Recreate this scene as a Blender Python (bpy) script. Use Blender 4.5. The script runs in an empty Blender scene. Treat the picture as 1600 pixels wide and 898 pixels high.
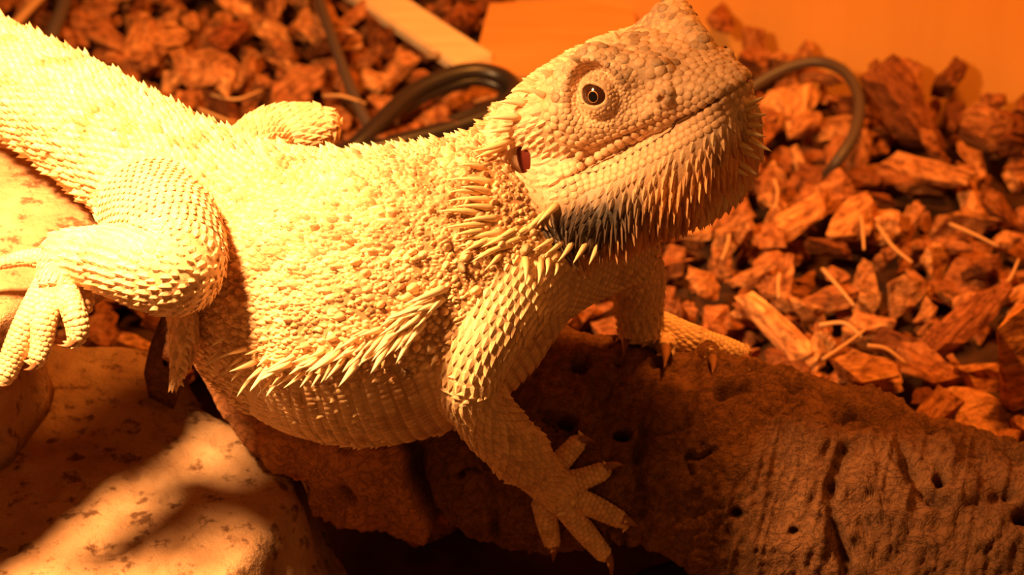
import bpy, bmesh, math, random
import numpy as np
from mathutils import Vector, Matrix

# ------------------------------------------------------------------ camera, world, lamps, exposure
U = 0.01                                   # the scene is written in centimetres
FPX, TH, CH = 3800.0, math.radians(33.0), 32.5
CT, ST = math.cos(TH), math.sin(TH)
scene = bpy.context.scene
COL = scene.collection
cam_d = bpy.data.cameras.new('camera'); cam = bpy.data.objects.new('camera', cam_d); COL.objects.link(cam)
cam.location = (0, 0, CH * U); cam.rotation_euler = (math.pi / 2 - TH, 0, 0)
cam_d.sensor_width = 36.0; cam_d.lens = 36.0 * FPX / 1600.0
cam_d.clip_start = 0.01; cam_d.clip_end = 20
cam_d.dof.use_dof = True; cam_d.dof.focus_distance = 0.425; cam_d.dof.aperture_fstop = 30
scene.camera = cam
vs = scene.view_settings
vs.view_transform = 'Standard'; vs.look = 'None'; vs.gamma = 1.0; vs.use_curve_mapping = False
vs.exposure = 0.0
world = bpy.data.worlds.new('world'); scene.world = world; world.use_nodes = True
bg = world.node_tree.nodes['Background']
bg.inputs[0].default_value = (1.0, 0.33, 0.065, 1); bg.inputs[1].default_value = 0.23

def add_lamp(name, kind, loc, target, energy, color, size, angle=None, blend=1.0):
    d = bpy.data.lights.new(name, kind); o = bpy.data.objects.new(name, d); COL.objects.link(o)
    o.location = Vector(loc) * U
    v = (Vector(target) - Vector(loc)); o.rotation_euler = v.to_track_quat('-Z', 'Y').to_euler()
    d.energy = energy; d.color = color; d.shadow_soft_size = size * U
    if kind == 'SPOT': d.spot_size = math.radians(angle); d.spot_blend = blend
    return o
# the basking lamp over the tail and an added, unseen fill spot for wall and chips
add_lamp('basking_lamp', 'SPOT', (-11.3, 32.3, 23.5), (-9.3, 36.6, 9.5), 8.8, (1.0, 0.51, 0.19), 1.5, 103, 1.0)
add_lamp('fill_spot', 'SPOT', (9.0, 46.0, 34.0), (3.0, 56.5, 0), 6.8, (1.0, 0.315, 0.04), 3.0, 84, 0.7)

# ------------------------------------------------------------------ helpers
C0 = np.array([0, 0, CH])
def W(px, py, d):
    u = (px - 800.0) / FPX; v = (449.0 - py) / FPX
    return np.array([u * d, d * (CT + v * ST), CH + d * (-ST + v * CT)])
def Wz(px, py, z):
    v = (449.0 - py) / FPX
    return W(px, py, (z - CH) / (-ST + v * CT))
def project(P):
    P = np.atleast_2d(P); q = P - C0
    d = q[:, 1] * CT - q[:, 2] * ST; up = q[:, 1] * ST + q[:, 2] * CT
    return np.stack([800 + FPX * q[:, 0] / d, 449 - FPX * up / d, d], 1)
CAMX = np.array([1., 0, 0]); CAMY = np.array([0, ST, CT]); CAMZ = np.array([0, -CT, ST])   # right, up, towards viewer
def cam2world(v): return v[0] * CAMX + v[1] * CAMY + v[2] * CAMZ
def nrm(v):
    v = np.asarray(v, float); return v / np.maximum(np.linalg.norm(v, axis=-1, keepdims=True), 1e-9)
rng = np.random.default_rng(7); random.seed(7)

def hash3(ix, iy, iz, seed=0):
    h = (ix.astype(np.int64) * 374761393 + iy.astype(np.int64) * 668265263 + iz.astype(np.int64) * 2147483647 + seed * 974711) & 0xFFFFFFFF
    h = ((h ^ (h >> 13)) * 1274126177) & 0xFFFFFFFF
    h = ((h ^ (h >> 16)) * 2246822519) & 0xFFFFFFFF
    return ((h ^ (h >> 15)) & 0xFFFFFF) / float(0xFFFFFF)
def vnoise(P, seed=0):
    f = np.floor(P); t = P - f; t = t * t * t * (t * (t * 6 - 15) + 10)
    i = f.astype(np.int64); r = 0
    for dx in (0, 1):
        for dy in (0, 1):
            for dz in (0, 1):
                w = (t[:, 0] if dx else 1 - t[:, 0]) * (t[:, 1] if dy else 1 - t[:, 1]) * (t[:, 2] if dz else 1 - t[:, 2])
                r = r + w * hash3(i[:, 0] + dx, i[:, 1] + dy, i[:, 2] + dz, seed)
    return r * 2 - 1
def fbm(P, scale=1.0, oct=4, seed=0, gain=0.5):
    P = np.asarray(P) * scale; a = 1.0; s = 0; n = 0
    for k in range(oct):
        s = s + a * vnoise(P + 17.3 * k, seed + k); n += a; a *= gain; P = P * 2.03
    return s / n
def smoothstep(a, b, x):
    t = np.clip((x - a) / (b - a), 0, 1); return t * t * (3 - 2 * t)

def mesh_obj(name, V, F, mat=None, parent=None, smooth=True, col=None, sharp=None):
    V = np.asarray(V, float) * U
    me = bpy.data.meshes.new(name)
    if isinstance(F, np.ndarray):
        k = F.shape[1]; n = len(F)
        me.vertices.add(len(V)); me.vertices.foreach_set('co', V.astype(np.float32).ravel())
        me.loops.add(n * k); me.loops.foreach_set('vertex_index', F.astype(np.int32).ravel())
        me.polygons.add(n); me.polygons.foreach_set('loop_start', np.arange(0, n * k, k, dtype=np.int32))
        me.update(calc_edges=True)
    else:
        me.from_pydata([tuple(v) for v in V], [], [tuple(int(i) for i in f) for f in F])
    me.validate()
    me.polygons.foreach_set('use_smooth', np.full(len(me.polygons), smooth))
    if col is not None:
        a = me.attributes.new('Col', 'FLOAT_COLOR', 'POINT')
        c = np.ones((len(V), 4), np.float32); c[:, :3] = col; a.data.foreach_set('color', c.ravel())
    me.update()
    o = bpy.data.objects.new(name, me); COL.objects.link(o)
    if mat: me.materials.append(mat)
    if parent: o.parent = parent
    return o
def tag(o, label=None, cat=None, group=None, kind=None):
    if label: o['label'] = label
    if cat: o['category'] = cat
    if group: o['group'] = group
    if kind: o['kind'] = kind
    return o
def empty(name, loc):
    o = bpy.data.objects.new(name, None); COL.objects.link(o); o.location = Vector(loc) * U
    o.empty_display_size = 0.01
    return o
def part(o, root):
    o.parent = root; o.matrix_parent_inverse = Matrix.Translation(-Vector(root.location)); return o

# ------------------------------------------------------------------ materials
def new_mat(name, rough=0.6, spec=0.3):
    m = bpy.data.materials.new(name); m.use_nodes = True
    nt = m.node_tree; b = nt.nodes['Principled BSDF']
    b.inputs['Roughness'].default_value = rough; b.inputs['Specular IOR Level'].default_value = spec
    return m, nt, b
def ramp(nt, fac, stops):
    r = nt.nodes.new('ShaderNodeValToRGB')
    e = r.color_ramp.elements
    while len(e) < len(stops): e.new(0.5)
    for k, (p, c) in enumerate(stops): e[k].position = p; e[k].color = (*c, 1)
    nt.links.new(fac, r.inputs[0]); return r.outputs[0]
def noise(nt, vec, scale, detail=4, rough=0.55, dist=0.0):
    n = nt.nodes.new('ShaderNodeTexNoise'); n.inputs['Scale'].default_value = scale
    n.inputs['Detail'].default_value = detail; n.inputs['Roughness'].default_value = rough; n.inputs['Distortion'].default_value = dist
    if vec: nt.links.new(vec, n.inputs['Vector'])
    return n.outputs[0]
def coords(nt, scale=(1, 1, 1), rnd=False, out='Object'):
    t = nt.nodes.new('ShaderNodeTexCoord'); mp = nt.nodes.new('ShaderNodeMapping'); mp.inputs['Scale'].default_value = scale
    nt.links.new(t.outputs[out], mp.inputs[0])
    if rnd:
        oi = nt.nodes.new('ShaderNodeObjectInfo'); mu = nt.nodes.new('ShaderNodeMath'); mu.operation = 'MULTIPLY'; mu.inputs[1].default_value = 37.0
        nt.links.new(oi.outputs['Random'], mu.inputs[0]); nt.links.new(mu.outputs[0], mp.inputs['Location'])
    return mp.outputs[0]
def bump(nt, b, h, dist, strength=0.6):
    n = nt.nodes.new('ShaderNodeBump'); n.inputs['Strength'].default_value = strength; n.inputs['Distance'].default_value = dist * U
    nt.links.new(h, n.inputs['Height']); nt.links.new(n.outputs[0], b.inputs['Normal'])
def mixc(nt, fac, a, bb, mode='MIX'):
    m = nt.nodes.new('ShaderNodeMix'); m.data_type = 'RGBA'; m.blend_type = mode
    for sock, v in ((m.inputs[0], fac), (m.inputs[6], a), (m.inputs[7], bb)):
        if isinstance(v, (int, float)): sock.default_value = v
        elif isinstance(v, tuple): sock.default_value = (*v, 1)
        else: nt.links.new(v, sock)
    return m.outputs[2]
def attr(nt, name='Col'):
    a = nt.nodes.new('ShaderNodeAttribute'); a.attribute_name = name; return a.outputs['Color']
def obj_random(nt):
    return nt.nodes.new('ShaderNodeObjectInfo').outputs['Random']

MAT = {}
def make_materials():
    m, nt, b = new_mat('dragon_skin', 0.48, 0.35)
    c = attr(nt); n = noise(nt, coords(nt), 900, 3)
    nt.links.new(mixc(nt, 0.5, c, ramp(nt, n, [(0.3, (0.72, 0.66, 0.6)), (0.65, (1.12, 1.08, 1.0))]), 'MULTIPLY'), b.inputs['Base Color'])
    bump(nt, b, noise(nt, coords(nt), 2200, 3), 0.02, 0.5); MAT['skin'] = m
    m, nt, b = new_mat('spine_horn', 0.4, 0.4)
    nt.links.new(attr(nt), b.inputs['Base Color']); MAT['horn'] = m
    m, nt, b = new_mat('claw_horn', 0.35, 0.5)
    nt.links.new(ramp(nt, noise(nt, coords(nt), 400), [(0.3, (0.20, 0.075, 0.03)), (0.7, (0.33, 0.14, 0.06))]), b.inputs['Base Color']); MAT['claw'] = m
    m, nt, b = new_mat('eye_dark', 0.12, 0.35); b.inputs['Base Color'].default_value = (0.045, 0.014, 0.006, 1); MAT['eye'] = m
    m, nt, b = new_mat('eye_black', 0.04, 0.7); b.inputs['Base Color'].default_value = (0.003, 0.003, 0.003, 1); MAT['pupil'] = m
    m, nt, b = new_mat('eye_gold', 0.2, 0.6); b.inputs['Base Color'].default_value = (0.75, 0.33, 0.10, 1); MAT['iris'] = m
    m, nt, b = new_mat('ear_membrane', 0.5, 0.3); b.inputs['Base Color'].default_value = (0.11, 0.016, 0.008, 1); MAT['ear'] = m
    m, nt, b = new_mat('mouth_dark', 0.7, 0.2); b.inputs['Base Color'].default_value = (0.10, 0.035, 0.015, 1); MAT['mouth'] = m
    # bark of the log
    m, nt, b = new_mat('cork_bark', 0.85, 0.12)
    co = coords(nt)
    n1 = noise(nt, co, 70, 6, 0.65, 0.6); n2 = noise(nt, coords(nt, (0.8, 3.5, 3.5)), 330, 6, 0.72)
    base = mixc(nt, n2, ramp(nt, n1, [(0.3, (0.065, 0.022, 0.008)), (0.5, (0.17, 0.064, 0.024)), (0.7, (0.32, 0.14, 0.055))]), (0.32, 0.145, 0.058))
    base = mixc(nt, 0.8, base, attr(nt), 'MULTIPLY')
    vo = nt.nodes.new('ShaderNodeTexVoronoi'); vo.feature = 'DISTANCE_TO_EDGE'; vo.inputs['Scale'].default_value = 420
    nt.links.new(mixc(nt, 0.02, coords(nt, (0.7, 1, 1)), n1), vo.inputs['Vector'])
    cr_ = ramp(nt, vo.outputs[0], [(0.0, (0.35, 0.35, 0.35)), (0.10, (1, 1, 1))])
    base = mixc(nt, 0.45, base, cr_, 'MULTIPLY'); n3 = noise(nt, co, 1100, 4, 0.7)
    hh = mixc(nt, 0.35, mixc(nt, 0.35, n2, cr_), n3)
    nt.links.new(base, b.inputs['Base Color']); bump(nt, b, hh, 0.16, 0.95); MAT['bark'] = m
    # chips
    m, nt, b = new_mat('bark_chip', 0.8, 0.12)
    co = coords(nt, (1, 5, 5), True)
    n1 = noise(nt, co, 130, 5, 0.6, 0.4); n2 = noise(nt, coords(nt, (1, 1, 1), True), 60, 4)
    base = ramp(nt, n1, [(0.3, (0.13, 0.045, 0.016)), (0.5, (0.46, 0.19, 0.065)), (0.7, (0.70, 0.36, 0.14))])
    base = mixc(nt, ramp(nt, n2, [(0.35, (0, 0, 0)), (0.7, (0.6, 0.6, 0.6))]), base, (0.50, 0.19, 0.06))
    n4 = noise(nt, coords(nt, (1, 1.6, 1.6), True), 330, 5, 0.7); base = mixc(nt, 0.85, base, ramp(nt, n4, [(0.36, (0.25, 0.2, 0.18)), (0.52, (1, 1, 1)), (0.7, (1.2, 1.2, 1.15))]), 'MULTIPLY')
    rr = nt.nodes.new('ShaderNodeObjectInfo').outputs['Color']
    nt.links.new(mixc(nt, 1.0, base, rr, 'MULTIPLY'), b.inputs['Base Color']); bump(nt, b, mixc(nt, 0.4, n1, noise(nt, coords(nt, (1, 2, 2), True), 420, 5, 0.7)), 0.2, 0.9); MAT['chip'] = m
    # stone
    m, nt, b = new_mat('pitted_stone', 0.9, 0.1)
    co = coords(nt); n1 = noise(nt, co, 45, 6, 0.6); n2 = noise(nt, co, 260, 5, 0.65)
    base = ramp(nt, n1, [(0.3, (0.30, 0.15, 0.07)), (0.5, (0.44, 0.25, 0.125)), (0.72, (0.60, 0.38, 0.21))])
    spots = ramp(nt, n2, [(0.36, (0.22, 0.14, 0.10)), (0.46, (1, 1, 1))])
    nt.links.new(mixc(nt, 0.8, base, spots, 'MULTIPLY'), b.inputs['Base Color']); bump(nt, b, mixc(nt, 0.4, n2, noise(nt, co, 800, 4, 0.7)), 0.16, 0.9); MAT['stone'] = m
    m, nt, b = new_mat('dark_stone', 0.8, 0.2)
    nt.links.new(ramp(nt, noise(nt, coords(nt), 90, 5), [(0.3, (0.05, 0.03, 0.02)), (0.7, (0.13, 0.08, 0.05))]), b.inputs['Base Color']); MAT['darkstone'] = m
    # orange wall and floor board
    m, nt, b = new_mat('orange_wall', 0.75, 0.15)
    co = coords(nt, (6, 6, 0.7)); n1 = noise(nt, co, 14, 5)
    nt.links.new(ramp(nt, n1, [(0.3, (0.82, 0.38, 0.085)), (0.7, (0.88, 0.43, 0.10))]), b.inputs['Base Color']); bump(nt, b, n1, 0.03, 0.3); MAT['wall'] = m
    m, nt, b = new_mat('floor_board', 0.8, 0.12)
    n1 = noise(nt, coords(nt, (1, 5, 1)), 30, 5)
    nt.links.new(ramp(nt, n1, [(0.3, (0.56, 0.25, 0.06)), (0.7, (0.66, 0.31, 0.08))]), b.inputs['Base Color']); MAT['sheet'] = m
    m, nt, b = new_mat('dark_floor', 0.95, 0.05)  # floor colour kept dark as shade between chips and under the log
    nt.links.new(ramp(nt, noise(nt, coords(nt), 60, 5), [(0.3, (0.035, 0.014, 0.006)), (0.7, (0.09, 0.04, 0.018))]), b.inputs['Base Color']); MAT['floor'] = m
    m, nt, b = new_mat('pale_batten', 0.7, 0.2)
    n1 = noise(nt, coords(nt, (1, 6, 6)), 60, 5)
    nt.links.new(ramp(nt, n1, [(0.3, (0.70, 0.50, 0.28)), (0.7, (0.84, 0.64, 0.38))]), b.inputs['Base Color']); MAT['batten'] = m
    m, nt, b = new_mat('cable_black', 0.35, 0.5); b.inputs['Base Color'].default_value = (0.02, 0.014, 0.012, 1); MAT['cable'] = m
    m, nt, b = new_mat('cable_brown', 0.45, 0.4); b.inputs['Base Color'].default_value = (0.075, 0.05, 0.038, 1); MAT['cable2'] = m
    m, nt, b = new_mat('dry_straw', 0.7, 0.2); b.inputs['Base Color'].default_value = (0.55, 0.30, 0.12, 1); MAT['straw'] = m
    m, nt, b = new_mat('knot_dark', 0.5, 0.3); b.inputs['Base Color'].default_value = (0.28, 0.19, 0.11, 1); MAT['knot'] = m
make_materials()

# ------------------------------------------------------------------ signed distance toolkit
def catmull(P, n=5):
    P = np.asarray(P, float); out = []
    Q = np.vstack([2 * P[0] - P[1], P, 2 * P[-1] - P[-2]])
    for i in range(1, len(Q) - 2):
        a, b, c, d = Q[i - 1:i + 3]
        for t in np.linspace(0, 1, n, endpoint=False):
            out.append(.5 * (2 * b + (c - a) * t + (2 * a - 5 * b + 4 * c - d) * t * t + (3 * b - a - 3 * c + d) * t ** 3))
    out.append(P[-1]); return np.array(out)

class Tube:
    """rounded tube with elliptical sections along a spline; stations are (x,y,z,r_side,r_up)"""
    def __init__(s, st, k=0.3, n=4, up=(0, 0, 1), name=''):
        q = catmull(st, n); s.P = q[:, :3]; s.ra = q[:, 3]; s.rb = q[:, 4]; s.k = k; s.name = name
        T = np.gradient(s.P, axis=0); s.T = nrm(T)
        S = nrm(np.cross(s.T, np.array(up, float))); s.S = S; s.B = np.cross(S, s.T)
        m = max(s.ra.max(), s.rb.max())
        s.lo = s.P.min(0) - m; s.hi = s.P.max(0) + m
    def at(s, f):
        i = np.clip(np.floor(f).astype(int), 0, len(s.P) - 2); t = (f - i)
        L = lambda A: A[i] * (1 - t).reshape((-1,) + (1,) * (A.ndim - 1)) + A[i + 1] * t.reshape((-1,) + (1,) * (A.ndim - 1))
        return L(s.P), L(s.ra), L(s.rb), nrm(L(s.T)), nrm(L(s.S)), nrm(L(s.B))
    def near(s, X):
        best = np.full(len(X), 1e9); f = np.zeros(len(X))
        for j in range(len(s.P) - 1):
            a = s.P[j]; ab = s.P[j + 1] - a; v = X - a
            t = np.clip(v @ ab / (ab @ ab), 0, 1)
            d = np.sqrt(((v - t[:, None] * ab) ** 2).sum(1)) - (s.ra[j] * (1 - t) + s.ra[j + 1] * t)
            m = d < best; best[m] = d[m]; f[m] = j + t[m]
        return f
    def __call__(s, X):
        f = s.near(X); P, ra, rb, T, S, B = s.at(f); v = X - P
        a = (v * S).sum(1); b = (v * B).sum(1); c = (v * T).sum(1); mn = np.minimum(ra, rb)
        return (np.sqrt((a / ra) ** 2 + (b / rb) ** 2 + (c / mn) ** 2) - 1) * mn

def smin(a, b, k):
    h = np.maximum(k - np.abs(a - b), 0) / k
    return np.minimum(a, b) - h * h * k * .25
def smax(a, b, k): return -smin(-a, -b, k)

def surface_nets(fn, lo, hi, h):
    n = np.ceil((hi - lo) / h).astype(int) + 1
    ax = [lo[i] + h * np.arange(n[i]) for i in range(3)]
    V = np.empty(n, np.float32)
    step = 24
    for i in range(0, n[0], step):
        G = np.stack(np.meshgrid(ax[0][i:i + step], ax[1], ax[2], indexing='ij'), -1)
        V[i:i + step] = fn(G.reshape(-1, 3)).reshape(G.shape[:3])
    s = V < 0
    nx, ny, nz = n - 1
    cnt = np.zeros((nx, ny, nz), np.float32); acc = np.zeros((nx, ny, nz, 3), np.float32)
    for axis in range(3):
        for o1 in (0, 1):
            for o2 in (0, 1):
                off = [0, 0, 0]; oth = [a for a in range(3) if a != axis]; off[oth[0]] = o1; off[oth[1]] = o2
                sl0 = tuple(slice(off[a], off[a] + (nx, ny, nz)[a]) for a in range(3))
                off2 = list(off); off2[axis] += 1
                sl1 = tuple(slice(off2[a], off2[a] + (nx, ny, nz)[a]) for a in range(3))
                m = s[sl0] != s[sl1]
                idx = np.nonzero(m)
                v0 = V[sl0][idx]; v1 = V[sl1][idx]; t = v0 / (v0 - v1)
                p = np.zeros((len(t), 3), np.float32); p[:, axis] = t; p[:, oth[0]] = o1; p[:, oth[1]] = o2
                acc[idx] += p; cnt[idx] += 1
    act = cnt > 0
    ids = np.full((nx, ny, nz), -1, np.int64); cells = np.argwhere(act); ids[act] = np.arange(len(cells))
    verts = lo + h * (cells + acc[act] / cnt[act][:, None])
    faces = []
    for axis in range(3):
        o = [a for a in range(3) if a != axis]
        sl0 = [slice(None)] * 3; sl1 = [slice(None)] * 3
        sl0[axis] = slice(0, n[axis] - 1); sl1[axis] = slice(1, n[axis])
        m = s[tuple(sl0)] != s[tuple(sl1)]
        e = np.argwhere(m); ok = (e[:, o[0]] > 0) & (e[:, o[1]] > 0) & (e[:, o[0]] < n[o[0]] - 1) & (e[:, o[1]] < n[o[1]] - 1)
        e = e[ok]; inside = s[tuple(e.T)]
        q = []
        for d0, d1 in ((-1, -1), (0, -1), (0, 0), (-1, 0)):
            c = e.copy(); c[:, o[0]] += d0; c[:, o[1]] += d1; q.append(ids[tuple(c.T)])
        q = np.stack(q, 1)
        flip = inside if axis != 1 else ~inside
        q[~flip] = q[~flip][:, ::-1]
        faces.append(q)
    return verts, np.vstack(faces)

def subdivide(V, F):
    E = np.stack([F, np.roll(F, -1, 1)], -1).reshape(-1, 2); Es = np.sort(E, 1)
    key = Es[:, 0] * len(V) + Es[:, 1]; uq, inv = np.unique(key, return_inverse=True)
    a, b = uq // len(V), uq % len(V)
    em = (V[a] + V[b]) / 2; fc = V[F].mean(1)
    ne, nv = len(uq), len(V); ei = inv.reshape(-1, 4) + nv; fi = np.arange(len(F)) + nv + ne
    Q = [np.stack([F[:, k], ei[:, k], fi, ei[:, k - 1]], 1) for k in range(4)]
    return np.vstack([V, em, fc]), np.vstack(Q)
def grad(fn, X, e=0.02):
    g = np.empty_like(X)
    for i in range(3):
        d = np.zeros(3); d[i] = e; g[:, i] = (fn(X + d) - fn(X - d)) / (2 * e)
    return g
def onto(fn, X, it=2, damp=0.9):
    for _ in range(it):
        g = grad(fn, X); f = fn(X)
        st = (f / np.maximum((g * g).sum(1), .05))
        X = X - damp * np.clip(st, -.15, .15)[:, None] * g
    return X

# ------------------------------------------------------------------ floor and wall of the tank
def grid_plane(name, o, a, b, mat, thick, n=1):
    o, a, b = map(lambda v: np.array(v, float), (o, a, b)); t = nrm(np.cross(a, b)) * thick
    V = [o, o + a, o + a + b, o + b]; V += [v - t for v in V]
    F = [(0, 1, 2, 3), (7, 6, 5, 4), (0, 4, 5, 1), (1, 5, 6, 2), (2, 6, 7, 3), (3, 7, 4, 0)]
    return mesh_obj(name, V, F, mat, smooth=False)
WA, WB = np.array([2.4, 63.8]), np.array([13.7, 56.9])
wd = nrm(WB - WA); w0 = WA - wd * 45; w1 = WB + wd * 22
tag(grid_plane('floor', (-45, 5, 0), (90, 0, 0), (0, 95, 0), MAT['floor'], 1.0), kind='structure')
tag(grid_plane('wall_back', (w0[0], w0[1], 0), (*(w1 - w0), 0), (0, 0, 45), MAT['wall'], 1.0), kind='structure')
def wall_y(x): return w0[1] + (x - w0[0]) * wd[1] / wd[0]

# ------------------------------------------------------------------ shapes given as distance fields: the log's core and the lizard
LOG = Tube([(*W(300, 590, 49.2), 2.15, 2.1), (*W(560, 640, 48.6), 2.45, 2.4), (*W(860, 705, 48.2), 2.6, 2.55), (*W(1180, 785, 47.9), 2.75, 2.65),
            (*W(1500, 860, 47.2), 2.4, 2.35), (*W(1800, 930, 46.6), 2.3, 2.2)], n=6)
def ray_depth(fn, px, py, d0=36.0, d1=56.0, lift=0.0):
    ds = np.linspace(d0, d1, 400); r = W(px, py, 1.0) - C0
    v = fn(C0 + ds[:, None] * r); i = np.argmax(v < lift)
    if v[i] >= lift: return float(ds[np.argmin(v)])
    t = (v[i - 1] - lift) / (v[i - 1] - v[i]); return float(ds[i - 1] + t * (ds[i] - ds[i - 1]))
def on_log(px, py, r): return W(px, py, ray_depth(LOG, px, py) - r)

def T(st, k, name, n=4, up=(0, 0, 1)):
    return Tube([(*W(a, b, c), *(r if isinstance(r, tuple) else (r, r))) for a, b, c, r in st], k, n, up, name)
def TL(st, k, name, f=0.8):                      # stations lying on the log
    return Tube([(*on_log(a, b, f * r), r, r) for a, b, r in st], k, 4, (0, 0, 1), name)

TUBES = [
    T([(-330, -90, 48.0, .6), (-160, 10, 47.2, .78), (0, 112, 46.2, .94), (100, 172, 45.6, 1.08), (190, 232, 45.0, 1.18), (300, 305, 44.5, 1.35), (420, 350, 44.2, 1.3)], .5, 'tail'),
    T([(455, 445, 44.2, (2.3, 2.1)), (500, 455, 44.2, (2.62, 2.5)), (570, 466, 44.0, (2.75, 2.62)), (650, 448, 43.9, (2.6, 2.55)), (725, 400, 43.9, (2.1, 2.15)),
       (800, 330, 44.2, (1.62, 1.6)), (870, 255, 44.6, (1.45, 1.4))], .6, 'trunk'),
    T([(740, 400, 43.4, 1.5), (830, 400, 43.5, 1.15), (910, 405, 44.2, .8), (975, 392, 45.2, .62)], .5, 'chest'),
    # near hind leg
    T([(235, 325, 43.4, .95), (262, 365, 42.3, .92), (277, 410, 41.5, .82), (258, 425, 41.2, .72), (205, 412, 41.3, .66), (150, 402, 41.6, .53), (105, 398, 41.9, .40)], .28, 'leg'),
    T([(105, 398, 41.9, .38), (92, 425, 41.8, .36), (88, 447, 41.7, .34)], .2, 'foot'),
    T([(72, 450, 41.7, .24), (45, 500, 41.5, .225), (25, 545, 41.5, .21), (7, 588, 41.5, .17)], .07, 'toe'),
    T([(86, 455, 41.6, .20), (72, 500, 41.4, .185), (66, 535, 41.4, .175), (58, 562, 41.4, .14)], .07, 'toe'),
    T([(104, 455, 41.6, .2), (116, 490, 41.3, .2), (122, 515, 41.3, .19), (117, 530, 41.3, .14)], .07, 'toe'),
    T([(118, 445, 41.9, .2), (131, 470, 41.9, .17), (128, 486, 41.9, .13)], .07, 'toe'),
    T([(80, 405, 42.1, .2), (40, 403, 42.2, .13), (5, 410, 42.2, .1), (-25, 415, 42.2, .07)], .07, 'toe'),
    # fold of skin behind the knee
    T([(282, 470, 42.5, .27), (287, 520, 42.5, .24), (284, 560, 42.6, .19), (272, 600, 42.7, .07)], .1, 'fold'),
    # far hind leg, the knee shows above the back
    T([(385, 250, 46.0, .6), (420, 212, 46.8, .54), (470, 200, 47.0, .47), (508, 196, 47.1, .30), (500, 225, 47.2, .25)], .15, 'leg'),
    # near front leg
    T([(815, 425, 42.9, .85), (788, 470, 42.3, .74), (757, 530, 41.9, .60), (736, 585, 41.9, .50), (738, 622, 42.2, .47), (768, 662, 42.9, .54), (812, 708, 44.0, .50)], .3, 'leg'),
    T([(812, 708, 44.0, .50), (846, 742, 44.75, .40), (868, 765, 45.1, .36), (880, 778, 45.15, .30)], .2, 'foot'),
    TL([(862, 735, .2), (880, 716, .185), (902, 692, .16)], .08, 'toe'),
    TL([(878, 755, .21), (910, 748, .19), (942, 736, .165)], .08, 'toe'),
    TL([(890, 775, .21), (930, 792, .2), (972, 813, .15)], .08, 'toe'),
    TL([(878, 787, .21), (912, 828, .2), (944, 866, .15)], .08, 'toe'),
    TL([(848, 785, .2), (855, 815, .19), (862, 846, .15)], .08, 'toe'),
    # far front leg
    T([(975, 392, 45.3, .6), (995, 430, 46.1, .52), (998, 475, 46.9, .46), (1002, 505, 47.3, .42)], .25, 'leg'),
    TL([(1000, 510, .44), (1050, 526, .38), (1085, 536, .32)], .15, 'foot', .55),
    TL([(985, 508, .25), (984, 518, .22), (982, 526, .16)], .08, 'toe', .7),
    TL([(1020, 520, .27), (1035, 530, .24), (1040, 542, .17)], .08, 'toe', .7),
    TL([(1070, 535, .25), (1098, 547, .22), (1110, 557, .16)], .08, 'toe', .7),
    TL([(1085, 533, .27), (1130, 545, .24), (1160, 553, .18)], .08, 'toe', .7),
]
# head, in its own frame: x forward, y to its left, z up
hF = nrm([.63, .05, .77]); hL = np.array([.68, .44, -.58]); hL = nrm(hL - hF * (hL @ hF)); hU = np.cross(hF, hL)
HS = 0.94
HR = np.stack([cam2world(hF), cam2world(hL), cam2world(hU)], 1)          # local -> world
HO = W(925, 150, 41.6) - HS * HR @ np.array([2.2, -1.4, .5])
def h2w(p): return HO + HS * (np.atleast_2d(p) @ HR.T)
def w2h(X): return (X - HO) @ HR / HS
def loft(tab, p=2.4):
    q = catmull(tab, 6); xs = q[:, 0]
    def f(L):
        x = L[:, 0]; Wd = np.interp(x, xs, q[:, 1]); Tp = np.interp(x, xs, q[:, 2]); Bt = np.interp(x, xs, q[:, 3])
        h = np.maximum((Tp - Bt) / 2, .05); c = (Tp + Bt) / 2
        r = (np.abs(L[:, 1] / Wd) ** p + np.abs((L[:, 2] - c) / h) ** p) ** (1 / p)
        return smax((r - 1) * np.minimum(Wd, h), np.maximum(xs[0] - x, x - xs[-1]), .25)
    return f
UPPER = loft([(-.7, 1.5, .72, -.9), (.3, 1.98, 1.0, -.85), (1.2, 1.92, 1.06, -.8), (2.2, 1.55, 1.08, -.7), (3.0, 1.10, .80, -.55), (3.7, .78, .38, -.42), (4.2, .54, .10, -.32), (4.46, .30, -.02, -.22)], 2.5)
LOWER = loft([(-.6, 1.8, -.5, -1.6), (.4, 2.05, -.5, -2.25), (1.4, 2.0, -.5, -2.65), (2.4, 1.56, -.42, -2.6), (3.3, 1.05, -.3, -2.1), (3.9, .72, -.2, -1.45), (4.32, .38, -.18, -.75)], 2.3)
MX = np.array([.6, 1.1, 1.6, 2.4, 3.2, 3.9, 4.3, 4.46]); MZ = np.array([-1.02, -.86, -.77, -.64, -.50, -.34, -.22, -.17])   # mouth line
def mouth_z(x): return np.interp(x, MX, MZ)
EYE = np.array([2.22, -1.1, .40]); EN = nrm([.32, -.88, .28])
EU = nrm(np.array([0.15, 0, 1.0]) - EN * (np.array([.15, 0, 1.0]) @ EN)); EF = np.cross(EU, -EN); EF = EF if EF[0] > 0 else -EF
def sph(L, c, r): return np.sqrt(((L - np.array(c)) ** 2).sum(1)) - r
def cap(L, a, b, r0, r1):
    a = np.array(a, float); ab = np.array(b, float) - a; t = np.clip((L - a) @ ab / (ab @ ab), 0, 1)
    return np.sqrt(((L - a - t[:, None] * ab) ** 2).sum(1)) - (r0 + (r1 - r0) * t)
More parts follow.
